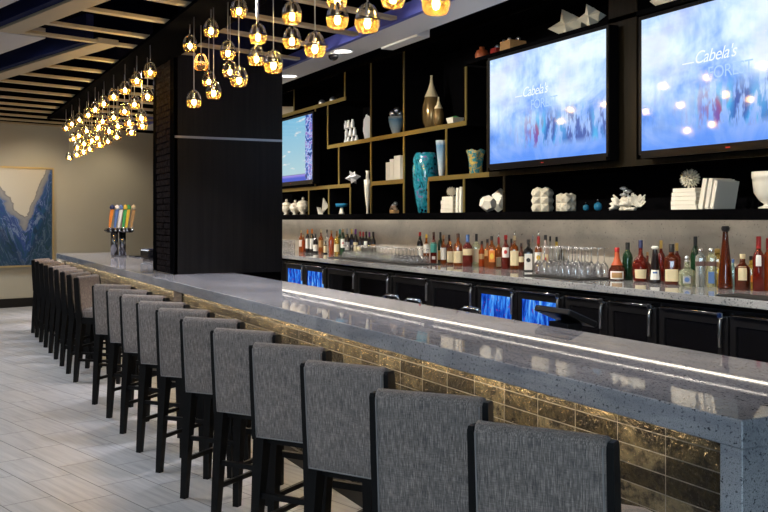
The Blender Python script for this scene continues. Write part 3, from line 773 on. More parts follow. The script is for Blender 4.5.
BOTTLES = [
 (301, 230, 252, 4.4, 'whisky', A_, 'ink_cream', ('white', .25, .55, 1.1), 'slim clear-necked amber bottle standing next to the upright glasses by the pillar'),
 (303.6, 234.5, 252.3, 4.0, 'whisky', 'orange_liquor', 'ink_tan', None, 'short orange bottle squeezed in front of two white-labelled wine bottles'),
 (307.6, 229.5, 252.4, 4.6, 'wine', DW, 'ink_orange', ('white', .18, .60, 1.1), 'dark wine bottle with orange foil and tall white label near the pillar'),
 (312, 229, 252.6, 4.8, 'wine', DW, 'ink_orange', ('white', .16, .60, 1.1), 'second dark wine bottle with orange foil and tall white label'),
 (315.6, 234, 253, 5.0, 'wine', DW, 'ink_black', ('white', .10, .44, 1.2), 'short dark bottle with a low white label among the whiskies by the pillar'),
 (321, 229.5, 253.2, 5.0, 'whisky', A_, 'ink_cream', ('tan', .25, .55, 1.1), 'amber bottle with pale neck and tan label'),
 (327, 229.5, None, 4.0, 'whisky', CLR, 'ink_black', None, 'clear bottle with black cap behind a small dark one'),
 (325.4, 241, 253.8, 4.0, 'whisky', BB, 'ink_black', ('cream', .10, .70, 1.1), 'little dark bottle with a cream label'),
 (331.4, 230.5, 254, 5.4, 'square', 'orange_liquor', 'ink_tan', None, 'bright orange square bottle without a label'),
 (336.8, 231, 254.4, 5.0, 'whisky', GT, 'ink_tan', ('cream', .12, .44, 1.2), 'olive-yellow bottle with a low cream label'),
 (339.8, 229.2, None, 4.4, 'wine', GW, 'ink_teal', None, 'green wine bottle with teal foil in the rear row'),
 (343, 228.8, 255, 5.0, 'wine', GW, 'ink_tan', ('white', .28, .62, 1.1), 'dark green wine bottle with square white label and small red mark', ('red', .42, .50, .3)),
 (347.2, 228.6, 255.2, 5.0, 'wine', DW, 'ink_grey', ('grey', .20, .5, 1.1), 'dark wine bottle with silver foil and grey label'),
 (351.6, 229, None, 4.8, 'wine', DW, 'ink_gold', ('navy', .3, .6, 1.1), 'dark wine bottle with gold foil in the rear row'),
 (355.6, 229, None, 4.8, 'wine', DW, 'ink_purple', ('cream', .15, .5, 1.1), 'dark wine bottle with purple foil and cream label'),
 (360.2, 231.5, None, 4.8, 'wine', DW, 'ink_red', ('cream', .2, .42, 1.1), 'dark wine bottle with red foil, the one closer to the pillar'),
 (363.2, 231.8, None, 4.4, 'wine', DW, 'ink_red', None, 'dark unlabelled wine bottle with bright red foil'),
 (366.2, 231.5, None, 4.8, 'wine', DW, 'ink_black', ('white', .34, .62, 1.1), 'black wine bottle with white label behind the stemware'),
 (369.4, 232, None, 4.4, 'wine', DW, 'ink_purple', None, 'dark wine bottle with dull plum foil behind the stemware'),
 (373.2, 231.8, None, 5.4, 'wine', DW, 'ink_black', ('tan', .36, .5, .9), 'black wine bottle standing last behind the stemware'),
 # middle group
 (420, 232, 262.4, 6.2, 'wine', DW, 'ink_red', ('white', .12, .54, 1.2), 'dark bottle with a tall white label standing next to the stemware tray'),
 (426.4, 234.2, 262.6, 6.0, 'whisky', A_, 'ink_yellow', ('white', .34, .66, 1.2), 'amber bottle with yellow cap and white upper label'),
 (433.6, 232, 263, 6.6, 'whisky', RD, 'ink_brownband', ('teal', .34, .66, 1.3), 'reddish bottle with a big teal label', ('white', .12, .22, .5, False)),
 (440.4, 232, None, 5.4, 'wine', GW, 'ink_black', ('gold', .1, .4, 1.1), 'green bottle with black top in the rear row of whiskies'),
 (443.4, 235.2, 263.6, 5.8, 'whisky', A_, 'ink_tan', ('white', .14, .56, 1.1), 'amber bottle with a tall narrow white label'),
 (449.2, 234.6, None, 6.4, 'whisky', RD, 'ink_black', None, 'dark red bottle with black cap in the rear row'),
 (450.2, 241.5, 264.6, 6.4, 'square', A_, 'ink_orange', ('cream', .10, .58, 1.0), 'squat square amber bottle with orange neck and cream label'),
 (458, 233.5, 266, 8.6, 'square', A_, 'ink_brownband', ('cream', .10, .46, 1.1), 'broad bottle with a cream label below a clear tapering neck'),
 (467.6, 234.6, 266.6, 10., 'whisky', RD, 'ink_blue', ('cream', .36, .56, 1.2), 'broad dark red bottle with blue-wrapped neck and cream band label'),
 (476.4, 233.8, 266.2, 7.2, 'square', PS, 'ink_black', ('cream', .12, .54, 1.0), 'clear bottle with long black cap and cream label'),
 (481.8, 241, 266.6, 6.4, 'whisky', 'orange_liquor', 'ink_black', ('tan', .3, .5, 1.1), 'shorter amber bottle with black cap beside the long-capped clear one'),
 (487.4, 239, 267, 6.6, 'whisky', A_, 'ink_black', ('tan', .4, .6, 1.), 'amber bottle with black cap just behind the orange round label'),
 (491.8, 236, 268.4, 8.2, 'square', A_, 'ink_black', ('orange', .20, .56, .62), 'amber square bottle carrying a round orange label', ('yellow', .28, .48, .40)),
 (498.6, 237.5, 266.8, 6.4, 'whisky', A_, 'ink_red', ('cream', .05, .36, 1.2), 'bottle with red neck and metal pourer over a cream label', None, True),
 (505.6, 235, 268.8, 8.8, 'whisky', RD, 'ink_red', ('white', .34, .64, .85), 'dark red bottle with a round white label and red centre', ('red', .44, .56, .35)),
 (511.4, 238.6, None, 6.2, 'whisky', RD, 'ink_black', None, 'brown bottle with black cap hidden in the rear beside a pourer bottle'),
 (514.4, 236, 268.2, 8.2, 'square', A_, 'ink_cream', ('cream', .12, .56, 1.0), 'bottle with cream neck, metal pourer and cream label', None, True),
 (521.4, 243, 268.6, 6.0, 'whisky', BR, 'ink_black', ('cream', .30, .5, 1.), 'small dark bottle with black cap and half cream label'),
 (528.4, 239.4, 271, 9.6, 'square', BB, 'ink_black', ('white', .04, .55, .70), 'square black bottle with white label and round black emblem', ('black', .28, .42, .40)),
 (532.8, 235, None, 5.2, 'whisky', CLR, 'ink_grey', None, 'clear bottle with grey stopper in the rear row'),
 (538.4, 236.5, 272, 8.0, 'whisky', A_, 'ink_red', ('white', .26, .56, 1.1), 'bottle with red neck, pourer and a yellow sun on its white label', ('yellow', .34, .48, .5), True),
 (545.4, 235, 273.2, 7.2, 'tall', 'pink_spirit', 'ink_black', ('cream', .12, .5, .8), 'pale pinkish bottle with black cap at the edge of the wine glass tray', ('red', .28, .42, .3)),
 (550.2, 236.2, None, 5.6, 'whisky', CLR, 'ink_black', None, 'clear bottle with black cap behind the wine glass tray'),
 (556.6, 236.8, None, 6.4, 'whisky', CLR, 'ink_black', ('yellow', .70, .86, 1.5), 'bottle with yellow neck band and black cap behind the wine glasses'),
 (561., 246, None, 5.4, 'whisky', BB, 'ink_black', None, 'dark bottle with only its shoulders showing behind the wine glasses'),
 # right group
 (617, 247.4, 280, 17., 'bulb', BR, 'ink_red', ('white', .04, .28, .85), 'round-bellied bottle with long orange neck and white-bordered label', ('tan', .08, .24, .62, False)),
 (627.6, 242.4, 279.4, 10.4, 'wine', GW, 'ink_black', None, 'dark green bottle with black top beside the orange-necked one'),
 (640.6, 240, 281.4, 16.4, 'cognac', RD, 'ink_navy', ('cream', .08, .30, .75), 'broad rounded cognac bottle with cream shield label and navy neck'),
 (647.4, 252, None, 9., 'cognac', RD, 'ink_tan', None, 'rounded red-brown bottle peeking out behind the broad cognac'),
 (655, 246, 283.2, 12., 'cone', DW, 'ink_white', ('white', .10, .36, .80), 'dark sloping bottle with white cap and white label with blue lettering block', ('blue', .27, .32, .4, False)),
 (661, 240.4, None, 8., 'whisky', RD, 'ink_gold', None, 'brown bottle with tall gold cap behind the sloping dark bottle'),
 (671.6, 244, 284.2, 14.4, 'square', BR, 'ink_black', ('cream', .08, .38, .75), 'squared dark cognac bottle with a cream square label and black neck'),
 (676.8, 243, None, 8., 'whisky', RD, 'ink_gold', None, 'bottle with gold cap right behind the squared dark cognac'),
 (687, 255.4, 286, 16.5, 'squat', PS, 'mirror_silver', ('grey', .10, .34, .42), 'squat round clear tequila bottle with a silver ball stopper', ('blue', .14, .30, .28)),
 (695.4, 236.4, None, 9.4, 'wine', GW, 'ink_black', None, 'tall green bottle with long black foil behind the squat tequila'),
 (700.6, 248, 286.8, 9.8, 'box', CLR, 'chrome', ('brownband', .54, .66, .95), 'clear boxy tequila bottle with dark band label'),
 (711.4, 248, 287, 9.8, 'box', PS, 'chrome', ('brownband', .54, .66, .95), 'pale boxy tequila bottle with dark band and blue lower label', ('blue', .10, .40, .5, False)),
 (717.4, 248.6, None, 10., 'box', GT, 'ink_gold', ('tan', .5, .64, .9), 'golden boxy tequila bottle behind the pale ones'),
 (725.4, 226, 289, 14., 'cone', BR, 'ink_black', None, 'very tall tapering amber-brown bottle with a black knob'),
 (733, 259, None, 7., 'square', 'teal_spirit', 'ink_blue', None, 'small pale teal bottle beside the very tall tapering one'),
 (742.6, 254, 290, 15., 'whisky', BR, 'ink_cream', ('cream', .28, .66, .55), 'round-shouldered dark bottle with narrow cream label and cork'),
 (751, 256, None, 9., 'square', GT, 'ink_black', ('orange', .2, .4, .8), 'yellow bottle with black cap behind the round-shouldered dark one'),
 (758.6, 236.4, 291, 11.4, 'tall', RD, 'ink_red', ('white', .46, .66, .45), 'tall red-capped bottle with white script on its shoulder'),
 (768.5, 238, 290.4, 11.4, 'tall', 'orange_liquor', 'ink_red', None, 'amber bottle cut by the picture edge beside the red-capped one'),
]
capzs = {'with long black cap': .78, 'red neck': .80, 'blue-wrapped': .76, 'red-capped': .78, 'gold cap': .80, 'long black foil': .74, 'black top': .80, 'navy neck': .80, 'orange-necked': .80, 'tall gold cap': .76, 'black neck': .80, 'foil': .80}
for b_ in BOTTLES:
    cz = .87
    for key, v in capzs.items():
        if key in b_[8]: cz = v; break
    bottle(*b_, capz=cz)
# orange neck of the round-bellied bottle
for o in list(bpy.data.objects):
    if o.get('label', '').startswith('round-bellied'):
        loc = o.location; k = depth(loc.x, loc.y) / F; H = CZ - (247.4 - HOR) * k - CTZ; r = 17 * k / 2
        MB().lathe([(r * .70, .46 * H), (r * .43, .58 * H), (r * .31, .70 * H), (r * .285, .86 * H)], 20, caps=False).build('orange_neck_glass', 'ink_coral', o)

# ================================================================== glasses on trays
def glass_mesh(h, inv=True):
    pr = [(.034, 0), (.041, .10 * h), (.042, .24 * h), (.036, .38 * h), (.020, .47 * h), (.005, .53 * h), (.0045, .92 * h), (.012, .96 * h), (.036, .985 * h), (.036, h)]
    if not inv: pr = [(r, h - z) for r, z in pr][::-1]
    m = MB().lathe(pr, 14, caps=False)
    return m
def rack(name, gmb, ys, xs, label, group, tray):
    src = None
    for j, x in enumerate(xs):
        for i, y in enumerate(ys):
            if src is None: o = src = gmb.build(name, 'wine_glass_clear')
            else: o = src.copy(); COL.objects.link(o)
            o.location = (x, y + (.03 if j % 2 else 0), CTZ + (.012 if tray else 0))
            tag(o, label.format(ORD[i], ORD[j]), 'glass', group)
y1, y0 = on_x(549, 270, 5.22).y, on_x(598, 270, 5.22).y
ys = [y1 - i * .0895 for i in range(int((y1 - y0) / .0895) + 1)]
rack('wine_glass', glass_mesh(.262), ys, [5.10, 5.19, 5.28, 5.37], 'upside-down wine glass beside the pinkish bottle, {} along from it, {} row back', 'wine glasses on the bottle-side tray', True)
t = MB().bbox(5.00, 5.44, y0 - .01, y1 + .10, CTZ, CTZ + .011, .004).build('bar_tray', 'rubber_black'); tag(t, 'black rubber tray under the tall upside-down wine glasses', 'tray')
y1, y0 = on_x(352, 258, 5.2).y, on_x(424, 258, 5.2).y
ys = [y1 - i * .098 for i in range(int((y1 - y0) / .098))]
rack('stem_glass', glass_mesh(.165), ys, [5.10, 5.20, 5.30], 'short upside-down stem glass on the long tray, {} from the wine bottles, {} row back', 'stem glasses on the long tray', True)
t = MB().bbox(5.00, 5.38, y0 - .02, y1 + .35, CTZ, CTZ + .011, .004).build('bar_tray', 'rubber_black'); tag(t, 'long black rubber tray under the short stem glasses', 'tray')
y1 = on_x(286, 250, 5.3).y
rack('tall_glass', MB().lathe([(.030, 0), (.036, .01), (.042, .17), (.041, .19)], 14, caps=False), [y1 - i * .085 for i in range(3)], [5.25, 5.36], 'tall upright glass beside the pillar edge, {} from the pillar, {} row back', 'upright glasses by the pillar', False)
e = on_x(758, 297, 4.98)
t = MB().bbox(4.86, 5.06, 3.9, e.y + .25, CTZ, CTZ + .012, .004).build('bar_mat', 'rubber_black'); tag(t, 'black ribbed bar mat lying in front of the red-capped bottle', 'bar mat')

# ================================================================== shelving on the back wall
SX, SD = 5.14, 5.68
sh = empty('display_shelving', (5.4, 10, 1.67), label='stepped dark wall shelving with bronze-gold edges above the back bar', cat='shelving')
off = Vector((5.4, 10, 1.67))
def sbox(name, y0, y1, z0, z1, mat='matte_black', edge='bronze_gold'):
    y0, y1 = min(y0, y1), max(y0, y1)
    b_ = MB().box(SX + .012 - off.x, SD - off.x, y0 - off.y, y1 - off.y, z0 - off.z, z1 - off.z).build(name, mat, sh)
    if edge: MB().box(SX - off.x, SX + .012 - off.x, y0 - off.y, y1 - off.y, z0 - off.z, z1 - off.z).build('edge_trim', edge, b_, 'bronze-gold front edge')
    return b_
def sy(px): return on_x(px, 200, SX).y
T = .05
sbox('shelf', 19.2, 1.0, 1.678, 1.745, edge='matte_black')
Z1, Z2, Z3, Z4 = 2.10, 2.66, 3.275, 3.655
for a, b_ in ((262, 350), (370.6, 403.5), (428, 489)): sbox('shelf', sy(a), sy(b_), Z1, Z1 + T)
sbox('shelf', sy(489), 1.0, Z1, Z1 + T, edge='dark_grain_wood')
sbox('shelf', sy(327), sy(466), Z2, Z2 + T)
sbox('shelf', sy(262), sy(345.5), Z3, Z3 + T)
sbox('shelf', sy(466), 1.0, Z3 + .02, Z3 + .06, edge='matte_black')
sbox('shelf', sy(262), 1.0, Z4, Z4 + .045, edge='dark_chrome')
def post(px, z0, z1, edge='bronze_gold', t=.032):
    y = sy(px); sbox('divider', y - t / 2, y + t / 2, z0, z1, edge=edge)
for px, z0, z1, e_ in ((293.7, Z3 + T, Z4, 'bronze_gold'), (344.5, Z3 + T, Z4, 'bronze_gold'), (315, Z1 + T, Z3, 'bronze_gold'), (327.5, Z2 + T, Z3, 'bronze_gold'), (338.5, Z1 + T, Z2, 'bronze_gold'),
                       (308.5, 1.745, Z1, 'bronze_gold'), (328.5, 1.745, Z1, 'bronze_gold'), (350, 1.745, Z1, 'bronze_gold'), (370.6, 1.745, Z4, 'bronze_gold'), (403.5, 1.745, Z4, 'bronze_gold'),
                       (446, Z1 + T, Z2, 'bronze_gold'), (465.5, Z2 + T, Z3, 'bronze_gold'), (428, 1.745, Z1, 'bronze_gold'), (463.5, 1.745, Z1, 'bronze_gold'), (503.7, 1.745, Z1, 'dark_grain_wood'), (487.5, Z1 + T, Z3, 'dark_grain_wood')):
    post(px, z0, z1, e_)
sbox('divider', sy(608.5), sy(636.5), Z1 + T, Z4, edge='dark_grain_wood')
MB().box(SX - off.x, SX + .02 - off.x, 1 - off.y, 19.2 - off.y, 1.666 - off.z, 1.6775 - off.z).build('front_lip', 'matte_black', sh)
MB().box(SD - off.x, 5.70 - off.x, 1 - off.y, 19.2 - off.y, 1.678 - off.z, 3.70 - off.z).build('back_panel', 'matte_black', sh)
MB().box(5.165 - off.x, 5.176 - off.x, 9.3 - off.y, 18.8 - off.y, 1.668 - off.z, 1.677 - off.z).build('light_strip', 'cool_strip_glow', sh, 'light strip under the lowest shelf')
MB().box(5.56 - off.x, 5.575 - off.x, 1.5 - off.y, 18.8 - off.y, 1.670 - off.z, 1.677 - off.z).build('light_strip', 'inner_strip_glow', sh, 'light strip under the lowest shelf')
MB().box(5.165 - off.x, 5.176 - off.x, 1.5 - off.y, 9.1 - off.y, 1.668 - off.z, 1.677 - off.z).build('light_strip', 'cool_strip_glow', sh, 'light strip under the lowest shelf')

# televisions
def text_mesh(body, size, shear=0., extrude=.0):
    cu = bpy.data.curves.new('txt', 'FONT'); cu.body = body; cu.size = size; cu.shear = shear; cu.space_character = .92; cu.align_x = 'LEFT'
    ob = bpy.data.objects.new('txt', cu); COL.objects.link(ob)
    dg = bpy.context.evaluated_depsgraph_get()
    me = bpy.data.meshes.new_from_object(ob.evaluated_get(dg))
    bpy.data.objects.remove(ob); return me
emitter('screen_letters', (.88, .95, 1.), 1.12)
emitter('screen_letters_faint', (.46, .68, .97), 1.02)
TX = 5.02
def tv(y0, y1, z0, z1, screen, label, text=True):
    y0, y1 = min(y0, y1), max(y0, y1); cy, cz = (y0 + y1) / 2, (z0 + z1) / 2; hw, hh = (y1 - y0) / 2, (z1 - z0) / 2
    t = empty('television', (TX, cy, cz), 0, label, 'television', 'wall televisions')
    b_ = .028
    MB().box(.012, .10, -hw - b_, hw + b_, -hh - b_ - .03, hh + b_).build('housing', 'matte_black', t)
    MB().box(.0, .012, -hw, hw, -hh, hh).build('screen', screen, t)
    bz = MB().box(-.006, .012, -hw - b_, -hw, -hh - b_, hh + b_).box(-.006, .012, hw, hw + b_, -hh - b_, hh + b_).box(-.006, .012, -hw, hw, hh, hh + b_).box(-.006, .012, -hw, hw, -hh - b_ - .03, -hh)
    bz.build('bezel', 'bezel_black', t)
    MB().box(-.008, -.006, -.02, .02, -hh - .035, -hh - .025).build('logo_mark', 'ink_red', t)
    MB().box(.10, .655, -.25, .25, -.18, .18).build('wall_mount', 'matte_black', t)
    if text:
        M = Matrix(((0, 0, -1, -.002), (-1, 0, 0, 0), (0, 1, 0, 0), (0, 0, 0, 1)))
        for body, size, shear, yy, zz, mat in (("Cabela's", .128, .32, .37 * hw, .17 * hh, 'screen_letters'), ('FOREST', .125, 0., .22 * hw, -.08 * hh, 'screen_letters_faint')):
            me = text_mesh(body, size, shear)
            me.transform(Matrix.Translation((0, yy, zz)) @ M); me.materials.clear(); me.materials.append(MAT[mat])
            o = bpy.data.objects.new('screen_lettering', me); COL.objects.link(o); o.parent = t
        MB().box(-.003, -.001, .37 * hw, .50 * hw, .17 * hh + .010, .17 * hh + .018).build('screen_lettering', 'screen_letters', t)
    return t
a, b_ = on_x(490, 60.9, TX), on_x(606.6, 153, TX)
tv(a.y, b_.y, b_.z, a.z, 'advert_screen', 'big wall television beside the shelves with bronze-gold edges, showing a blue-white advert')
a2 = on_x(641.6, 23.4, TX)
tv(a2.y, a2.y - (a.y - b_.y), b_.z - .012, a.z - .012, 'advert_screen', 'big wall television above the leaning white books, showing a blue-white advert')
a3 = on_x(312.6, 113.5, TX); b3 = on_x(312.6, 179.5, TX)
tv(a3.y, a3.y + 1.72, b3.z, a3.z, 'sky_screen', 'wall television showing blue sky and clouds next to the pillar', False)

# ================================================================== ornaments
def spot(px, zb, d=5.38):
    q = on_x(px, 200, d); q.z = zb; return q, depth(q.x, q.y) / F
def orn(name, px, zb, label, cat, d=5.38, rz=0., group=None):
    q, k = spot(px, zb, d); e_ = empty(name, q, rz, label, cat, group); ORN.append(e_); return e_, k
S0 = 1.7465
ORN = []
E_ = .0015
Z1t, Z2t, Z3t, ZTV = Z1 + T + E_, Z2 + T + E_, Z3 + T + E_, Z3 + .06 + E_
def toCam(q): return math.atan2(-q.location.y, -q.location.x) + PI / 2        # local -Y faces the camera
def one(mb, name, mat, px, zb, label, cat, d=5.38, face=True, group=None):
    q, k = spot(px, zb, d); o = mb.build(name, mat); o.location = q; ORN.append(o)
    if face: o.rotation_euler.z = toCam(o)
    return tag(o, label, cat, group)
# upper left cubby: white box, chrome balls
one(MB().bbox(-.12, .12, -.12, .12, 0, .17, .01), 'white_box', 'ceramic_white', 287.5, Z3t, 'plain white box in the top cubby next to the pillar', 'box')
for i, px in enumerate((322, 333)):
    t_, k = orn('chrome_ball', px, Z3t, ['chrome ball on a dark ring foot, closer to the pillar', 'chrome ball on a dark ring foot, closer to the cubby end'][i], 'ornament', 5.34, 0, 'pair of chrome balls')
    MB().sphere((0, 0, 4.2 * k), 3.6 * k, 20).build('ball', 'mirror_silver', t_)
    MB().lathe([(2.6 * k, 0), (2.2 * k, .9 * k), (1.4 * k, 1.2 * k)], 14).build('ring_foot', 'dark_chrome', t_)
# white stacked bottles sculpture
q, k = spot(348.6, Z2t, 5.40)
lev = [(0, 5), (1, 4), (2, 3)]; hb = 8.6 * k
for r_, n in lev:
    for i in range(n):
        px = 348.6 + (i - (n - 1) / 2) * 4.0
        qq, _ = spot(px, Z2t + r_ * hb * .97, 5.40)
        one(MB().lathe([(2.0 * k, 0), (2.0 * k, .45 * hb), (1.75 * k, .66 * hb), (1.2 * k, .78 * hb), (1.2 * k, .97 * hb)], 14), 'white_bottle_vase', 'bright_white', px, Z2t + r_ * hb * .97,
            f'white bottle-shaped vase in the {["bottom", "middle", "top"][r_]} tier of the pyramid, {ORD[i]} from the pillar', 'vase', 5.40, False, 'white bottle pyramid')
# white wavy oval sculpture
t_, k = orn('wavy_plaque', 367.2, Z2t, 'white wavy oval sculpture standing upright against a shelf divider', 'sculpture', 5.36)
t_.rotation_euler.z = toCam(t_)
outl = []
for i in range(40):
    a = 2 * PI * i / 40; rr_ = 1 + .05 * math.sin(8 * a)
    outl.append((4.2 * k * rr_ * math.cos(a), 13.6 * k + 13. * k * rr_ * math.sin(a)))
MB().prism(outl, 'y', -.02, .03).build('body', 'bright_white', t_)
MB().prism([(x * .62, 13.6 * k + (z - 13.6 * k) * .55) for x, z in outl], 'y', -.035, -.02).build('raised_centre', 'bright_white', t_)
# silver vase with balls
t_, k = orn('silver_vase', 396, Z2t, 'silver-white tapered vase holding mirrored balls', 'vase')
MB().lathe([(2.2 * k, 0), (4. * k, 4 * k), (6.3 * k, 10 * k), (7.6 * k, 16 * k), (7.8 * k, 20 * k), (6.9 * k, 20 * k)], 24, caps=True).build('body', 'blue_white_fade', t_)
for i, (x, y, z) in enumerate(((-4, -1, 23), (3.4, -2, 23.5), (0, 3.5, 24), (-.5, -3, 26))): MB().sphere((x * k, y * k, z * k), 3.7 * k, 16).build('mirror_ball', 'mirror_silver', t_)
# bottle vases
def bottle_vase(px, top, w, label, d):
    t_, k = orn('bottle_vase', px, Z2t, label, 'vase', d)
    Hh = CZ - (top - HOR) * k - Z2t; r = w / 2 * k
    MB().lathe([(.45 * r, 0), (.62 * r, .02 * Hh), (.9 * r, .16 * Hh), (1 * r, .32 * Hh), (.96 * r, .46 * Hh), (.72 * r, .62 * Hh), (.40 * r, .75 * Hh), (.18 * r, .86 * Hh), (.12 * r, .97 * Hh), (.15 * r, Hh), (.07 * r, Hh)], 28).build('body', 'brass_lower_vase', t_)
bottle_vase(431.5, 75.5, 19, 'tall two-tone teardrop vase, cream above and brown glaze below', 5.42)
bottle_vase(438.5, 97, 12, 'small two-tone teardrop vase in front of the tall one', 5.25)
t_, k = orn('square_bowl', 455, Z2t, 'small flared cream bowl at the end of the gold shelf', 'bowl', 5.30)
MB().loft([[(x * r * k, y * r * k, z * k) for x, y in ((-1, -1), (1, -1), (1, 1), (-1, 1))] for r, z in ((5., 0), (6.6, 7.2), (6.0, 7.2), (4.6, 1))]).build('body', 'ceramic_white', t_)
MB().lathe([(3.8 * k, 6.4 * k), (4.6 * k, 7.8 * k), (2 * k, 9 * k)], 9).build('moss', 'ink_green', t_)
# star on the second shelf
def star(name, px, zb, R_, label, mat, d, cat='ornament'):
    t_, k = orn(name, px, zb, label, cat, d)
    m = MB(); r = R_ * k
    for s in (1, -1):
        tt_ = [Vector((1, 1, 1)), Vector((1, -1, -1)), Vector((-1, 1, -1)), Vector((-1, -1, 1))]
        rot = Matrix.Rotation(.5, 3, 'Z') @ Matrix.Rotation(.62, 3, 'X')
        vs = [rot @ (q * s * r * .72) for q in tt_]; mz = r * .72
        m.add([(q.x, q.y, q.z) for q in vs], [(0, 1, 2), (0, 3, 1), (0, 2, 3), (1, 3, 2)])
    lo = min(q[2] for q in m.v); hz = max(q[2] for q in m.v) - lo; kz = min(1., .285 / hz)
    m.v = [(x, y, (z - lo) * kz) for x, y, z in m.v]
    m.build('facets', mat, t_); return t_
star('star_ornament', 353, Z1t, 6.4, 'small silvery star-shaped ornament on the shelf below the white bottle pyramid', 'bright_white', 5.26)
star('star_ornament', 570, ZTV, 18, 'large cream many-pointed star on top of the television', 'plaster_cream', 5.46)
star('star_ornament', 588, ZTV, 12, 'smaller cream many-pointed star leaning on the large one above the television', 'plaster_cream', 5.24)
# tall narrow vase on base
t_, k = orn('slender_vase', 367.6, S0, 'tall slender white vase with a narrow foot in the open cubby', 'vase', 5.36)
MB().lathe([(1.6 * k, 0), (1.0 * k, 1.6 * k), (1.0 * k, 3 * k), (2.2 * k, 13 * k), (3.4 * k, 28 * k), (3.8 * k, 34 * k), (3.2 * k, 34 * k)], 18).build('body', 'ceramic_white', t_)
MB().lathe([(1.9 * k, 34 * k), (1.5 * k, 40 * k), (2.0 * k, 43 * k), (1.2 * k, 43 * k)], 14).build('neck', 'ceramic_white', t_)
# white books
def book(px, zb, w, h, dd, label, d=5.34, tilt=0., mat='book_white', group=None, lying=False, rz=None):
    q, k = spot(px, zb, d - dd / 2); w = w / (q.x / math.hypot(q.x, q.y)); q.x = d
    t_ = empty('white_book', q, 0, label, 'book', group); ORN.append(t_)
    wy, hz = w * k, h * k
    M = Matrix.Rotation(tilt, 4, 'X')
    if lying:
        MB().bbox(-dd / 2, dd / 2, -wy / 2, wy / 2, 0, .12 * hz, .001).bbox(-dd / 2, dd / 2, -wy / 2, wy / 2, .88 * hz, hz, .001).box(-dd / 2, -dd / 2 + .008, -wy / 2, wy / 2, .12 * hz, .88 * hz).build('cover', mat, t_)
        MB().box(-dd / 2 + .008, dd / 2 - .006, -wy / 2 + .006, wy / 2 - .006, .121 * hz, .879 * hz).build('pages', 'paper_edge', t_)
    else:
        c = min(.006, wy * .2)
        MB().box(-dd / 2, dd / 2, -wy / 2, -wy / 2 + c, 0, hz, M).box(-dd / 2, dd / 2, wy / 2 - c, wy / 2, 0, hz, M).box(-dd / 2, -dd / 2 + .008, -wy / 2 + c, wy / 2 - c, 0, hz, M).build('cover', mat, t_)
        MB().box(-dd / 2 + .009, dd / 2 - .008, -wy / 2 + c + .0005, wy / 2 - c - .0005, .006, hz - .006, M).build('pages', 'paper_edge', t_)
    return t_
for px, w, h, lb in ((387.6, 3.6, 18.5, 'shortest of three upright white books in the middle cubby'), (391.6, 3.8, 21.5, 'middle one of three upright white books in the middle cubby'), (397.0, 6.2, 24.5, 'tallest and thickest of three upright white books in the middle cubby')):
    book(px, Z1t, w, h, .2, lb, 5.34, 0., 'book_white', 'white books in the middle cubby')
# teal vase, fading blue vase, teal gold vase
t_, k = orn('art_glass_vase', 421, S0, 'large teal vase with dark swirls in the open cubby', 'vase', 5.34)
MB().lathe([(7.2 * k, 0), (7.8 * k, 2 * k), (10 * k, 14 * k), (12.6 * k, 30 * k), (13.2 * k, 42 * k), (12.4 * k, 54 * k), (10.6 * k, 59.5 * k), (9.8 * k, 59.5 * k), (11 * k, 52 * k)], 32).build('body', 'teal_art_glass', t_)
t_, k = orn('tapered_vase', 441.5, Z1t, 'pale vase fading to blue, standing against a gold divider', 'vase', 5.30)
MB().lathe([(2.2 * k, 0), (2.8 * k, 3 * k), (4.0 * k, 14 * k), (5.2 * k, 28 * k), (5.9 * k, 36.5 * k), (5.2 * k, 36.5 * k)], 24).build('body', 'blue_white_fade', t_)
t_, k = orn('ruffled_vase', 476, Z1t, 'small ruffled teal and gold glass vase beside the television', 'vase', 5.36)
rings = []
for f_, z_, wv in ((6.2, 0, 0), (6.6, 2, .1), (7.0, 12, .3), (8.0, 20, .7), (9., 24.5, 1.2), (8., 24, 1.2), (6.4, 12, .3)):
    rings.append([((f_ + wv * math.sin(5 * a)) * k * math.cos(a), (f_ + wv * math.sin(5 * a)) * k * math.sin(a), (z_ + wv * .8 * math.cos(5 * a + 1)) * k) for a in [2 * PI * i / 40 for i in range(40)]])
MB().loft(rings, smooth=True).build('body', 'teal_gold_glass', t_)
# tureens bottom row
for i, (px, sc, lb) in enumerate(((286.5, 1.0, 'lidded white tureen next to the pillar on the lowest shelf'), (294.5, .95, 'lidded white tureen standing between two others on the lowest shelf'), (303, 1.12, 'lidded white tureen nearest the divider on the lowest shelf'))):
    t_, k = orn('lidded_tureen', px, S0, lb, 'tureen', 5.28 + .16 * (i % 2) if i != 1 else 5.24, 0, 'white lidded tureens'); k *= sc * 1.2
    MB().lathe([(2.6 * k, 0), (1.6 * k, 1.2 * k), (3.6 * k, 3 * k), (5.0 * k, 6 * k), (4.7 * k, 7.6 * k)], 20).build('bowl', 'ceramic_white', t_)
    MB().lathe([(4.9 * k, 7.6 * k), (3.8 * k, 9.4 * k), (1.2 * k, 10.6 * k)], 20).lathe([(.5 * k, 10.4 * k), (1.1 * k, 11.6 * k), (.8 * k, 12.8 * k), (.1 * k, 13 * k)], 12).build('lid', 'ceramic_white', t_)
    for s in (-1, 1): MB().tube([(0, s * 4.4 * k, 6.6 * k), (0, s * 6.0 * k, 7.0 * k), (0, s * 5.6 * k, 4.6 * k), (0, s * 4.0 * k, 4.0 * k)], .5 * k, 6).build('handle', 'ceramic_white', t_)
